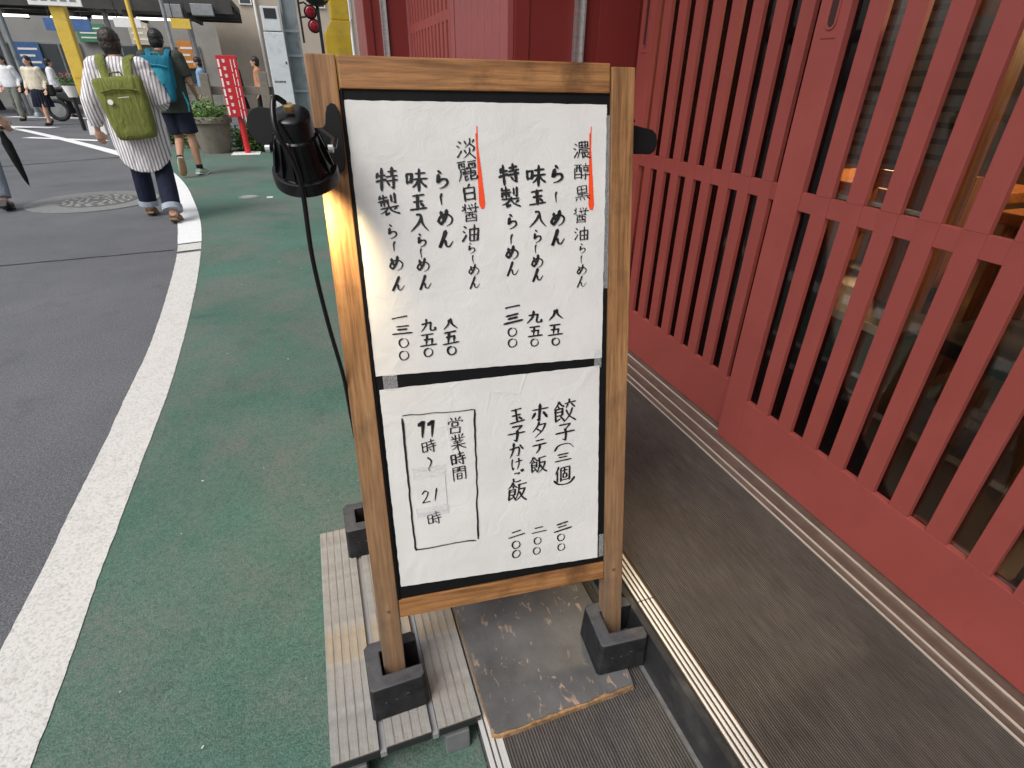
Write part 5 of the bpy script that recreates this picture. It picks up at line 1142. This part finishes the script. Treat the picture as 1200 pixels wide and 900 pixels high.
# --- man in shorts with teal backpack
J = dict(head=(-.01, .05, 1.715), shL=(-.20, 0, 1.52), shR=(.20, 0, 1.52), elL=(-.27, .02, 1.2), wrL=(-.22, .22, 1.08), haL=(-.2, .31, 1.06), elR=(.29, .0, 1.2), wrR=(.27, .2, 1.05), haR=(.25, .29, 1.03),
         hipL=(-.095, 0, .95), hipR=(.095, 0, .95), knL=(-.06, .08, .52), anL=(-.02, -.28, .24), toL=(-.04, -.24, .08), knR=(.12, .02, .52), anR=(.13, .0, .09), toR=(.165, .14, .045))
B, M = person('person in dark tee and navy shorts walking away with a teal backpack', (-1.73, 9.62, 0), -.12, J, 1.06, 'skin_tan', .009)
hair(B, M, J, 1.06, 'hair_black')
o = trousers(J, 1.06, .70, 1.25).build('shorts', 'navy', B, M); remesh(o, .012)
mb = MB(); mb.rings([(0, 0, 1.60, .07, .07), (0, 0, 1.565, .15, .10), (0, 0, 1.50, .22, .125), (0, 0, 1.3, .225, .14), (0, 0, 1.08, .22, .145), (0, 0, .84, .225, .155)], 20)
for q in 'LR': a, e = Vector(J['sh'+q]), Vector(J['el'+q]); mb.ell(a, (.095, .095, .085), 12); mb.tube([a, a.lerp(e, .4), a.lerp(e, .75)], [.09, .088, .08], 12)
o = mb.build('tee_shirt', 'olive_tee', B, M); remesh(o, .012, 3)
bp, MM = bag(B, M, (.0, -.25, 1.25), (.38, .20, .56), 'teal_bag', 'teal_light', -.05, .82)
MB().rings([(0, 0, -.285, .135, .075), (0, 0, -.25, .162, .107), (0, 0, -.10, .178, .112)], 20).build('base_panel', 'charcoal', bp, MM, smooth=True)
MB().rings([(0, -.062, -.06, .11, .055), (0, -.066, .07, .115, .05), (0, -.055, .13, .10, .045)], 16).build('front_pocket', 'teal_light', bp, MM, smooth=True)
for sx in (-1, 1): MB().tube([(sx*.1, -.15, 1.5), (sx*.12, -.05, 1.6), (sx*.13, .1, 1.56)], [.034, .036, .03], 10, .28, up=(1, 0, 0)).build('shoulder_strap', 'teal_bag', B, M, smooth=True)
MB().tube([(.22, -.2, 1.1), (.26, -.22, .95), (.24, -.2, .86)], .012, 6).build('loose_strap', 'teal_light', B, M)
for q in 'LR':
    mb, sb = shoe(J, q, 1.06); mb.build('sneaker', 'sneaker_green', B, M, smooth=True); sb.build('sneaker_sole', 'sole_tan' if q == 'L' else 'shoe_white', B, M, smooth=True)
    kn, an = Vector(J['kn'+q]), Vector(J['an'+q]); MB().tube([kn.lerp(an, .86), an], [.047, .046], 12).build('sock', 'navy', B, M, smooth=True)

# --- smaller figures at the crossing
def walker(label, loc, rz, s, top, bottom, skirt=False, hairlen=.0, shoe_mat='shoe_black', bag_mat=None, stride=.16, sleeves=.9, hold=None):
    J = dict(head=(0, .03, 1.50), shL=(-.165, 0, 1.31), shR=(.165, 0, 1.31), elL=(-.22, -.06, 1.05), wrL=(-.23, .05, .84), haL=(-.225, .10, .74), elR=(.22, -.03, 1.05), wrR=(.235, .08, .84), haR=(.23, .13, .74),
             hipL=(-.08, 0, .83), hipR=(.08, 0, .83), knL=(-.085, stride*.8, .46), anL=(-.085, stride, .085), toL=(-.09, stride+.14, .04), knR=(.085, .02, .46), anR=(.085, -stride, .11), toR=(.09, -stride+.13, .04))
    if hold: J.update(hold)
    J = {k: (tuple(q*s for q in v_) if k != 'face' else v_) for k, v_ in J.items()}
    P, M = person(label, loc, rz, J, s, 'skin', .012, 'people at the crossing')
    hair(P, M, J, s, 'hair_black', hairlen)
    mb = MB(); mb.rings([(0, 0, z*s, rx*s, ry*s) for z, rx, ry in ((1.385, .06, .06), (1.35, .12, .085), (1.30, .185, .11), (1.1, .195, .125), (.92, .20, .135), (.84, .185, .13))], 18)
    for q in 'LR': a, e, w = (Vector(J[x+q]) for x in ('sh', 'el', 'wr')); mb.ell(a, (.085*s, .085*s, .075*s), 10); mb.tube([a, a.lerp(e, .5), e] + ([e.lerp(w, .5), e.lerp(w, sleeves)] if sleeves > 0 else []), [.075*s, .075*s, .068*s]+([.06*s, .045*s] if sleeves > 0 else []), 12)
    o = mb.build('top', top, P, M); remesh(o, .014, 3)
    if skirt:
        n = 36; rg = []
        for z, rr, am in ((.92, .135, 0), (.80, .18, .004), (.60, .215, .012), (.44, .235, .018)):
            rg.append([Vector(((rr+am*math.cos(18*2*math.pi*j/n*1.0))*math.cos(2*math.pi*j/n), (rr*.85+am*math.cos(18*2*math.pi*j/n))*math.sin(2*math.pi*j/n), z))*s for j in range(n)])
        MB().loft(rg).build('pleated_skirt', bottom, P, M)
    else:
        o = trousers(J, s, 1.0, 1.1, .075).build('trousers', bottom, P, M); remesh(o, .014, 3)
    for q in 'LR': mb, sb = shoe(J, q, s); mb.build('shoe', shoe_mat, P, M, smooth=True); sb.build('shoe_sole', 'shoe_black', P, M, smooth=True)
    if bag_mat: bag(P, M, (-.27*s, .0, .83*s), (.30, .12, .30), bag_mat, 'charcoal', 0, .95)
    return P, M, J
walker('person in cream knit top and navy pleated skirt walking at the far crossing', (-7.05, 20.8, 0), R(165), 1.07, 'cream_knit', 'navy', True, .25, bag_mat='black_cloth')
walker('person in pale top and black trousers striding past the motorcycle', (-7.75, 24.4, 0), R(-70), 1.08, 'white_shirt', 'black_cloth', stride=.24)
walker('person in white shirt and navy skirt cut off by the left edge of the picture', (-7.62, 19.2, 0), R(150), 1.06, 'white_shirt', 'navy', True, .2, sleeves=0)
walker('person in pale shirt and grey trousers walking between the two in skirts', (-8.45, 23.0, 0), R(170), 1.10, 'white_shirt', 'grey_green', bag_mat='black_cloth')
walker('person in blue grey clothes at the left edge holding a folded umbrella', (-3.30, 7.52, 0), R(10), 1.02, 'grey_blue', 'grey_blue', stride=.12, sleeves=.5, hold=dict(elR=(.25, -.06, 1.06), wrR=(.31, -.02, .88), haR=(.335, .0, .80)))
UM = root('folded_umbrella', (-3.0, 7.58, .2), 'black folded umbrella held at the left edge of the picture', 'umbrella')
a = Vector((-3.0, 7.50, .78)); c_ = Vector((-2.985, 7.60, .21))
def L_(s): return a.lerp(c_, s)
MB().tube([L_(0), L_(.12), L_(.2), L_(.5), L_(.85), L_(.95)], [.022, .030, .044, .038, .020, .008], 12).build('canopy', 'black_cloth', UM, smooth=True)
MB().tube([L_(.95), L_(1.0)], .006, 6).build('tip', 'sole_tan', UM)
MB().tube([L_(0), L_(-.16), L_(-.22)+Vector((-.02, -.02, .01)), L_(-.2)+Vector((-.05, -.05, 0)), L_(-.14)+Vector((-.055, -.055, 0))], .011, 8).build('handle', 'sole_tan', UM, smooth=True)

# people queuing behind the sleeper fence and out on the crossing
cloth('orange_tee', (.40, .20, .11)); cloth('sky_tee', (.16, .30, .48)); cloth('pale_green', (.50, .58, .46)); cloth('rose_tee', (.58, .30, .30))
walker('person in a rust coloured top behind the sleeper fence, right of the red notice', (-.98, 17.4, 0), R(90), 1.08, 'orange_tee', 'black_cloth', stride=.1)
walker('person in a pale green top behind the sleeper fence beside the pole', (-.45, 18.0, 0), R(-80), 1.06, 'pale_green', 'grey_blue', stride=.1)
walker('person in a sky blue top behind the fence above the planter', (-2.35, 17.6, 0), R(100), 1.06, 'sky_tee', 'charcoal', stride=.1)
walker('person in black behind the fence between planter and red notice', (-1.62, 18.6, 0), R(-90), 1.1, 'black_cloth', 'navy', stride=.12)
walker('person in a rose top far back on the crossing near the yellow gate post', (-6.2, 26.6, 0), R(180), 1.08, 'rose_tee', 'grey_blue', stride=.14)
walker('person in white and dark trousers farthest left on the crossing', (-9.6, 26.2, 0), R(160), 1.08, 'white_shirt', 'charcoal', stride=.14)
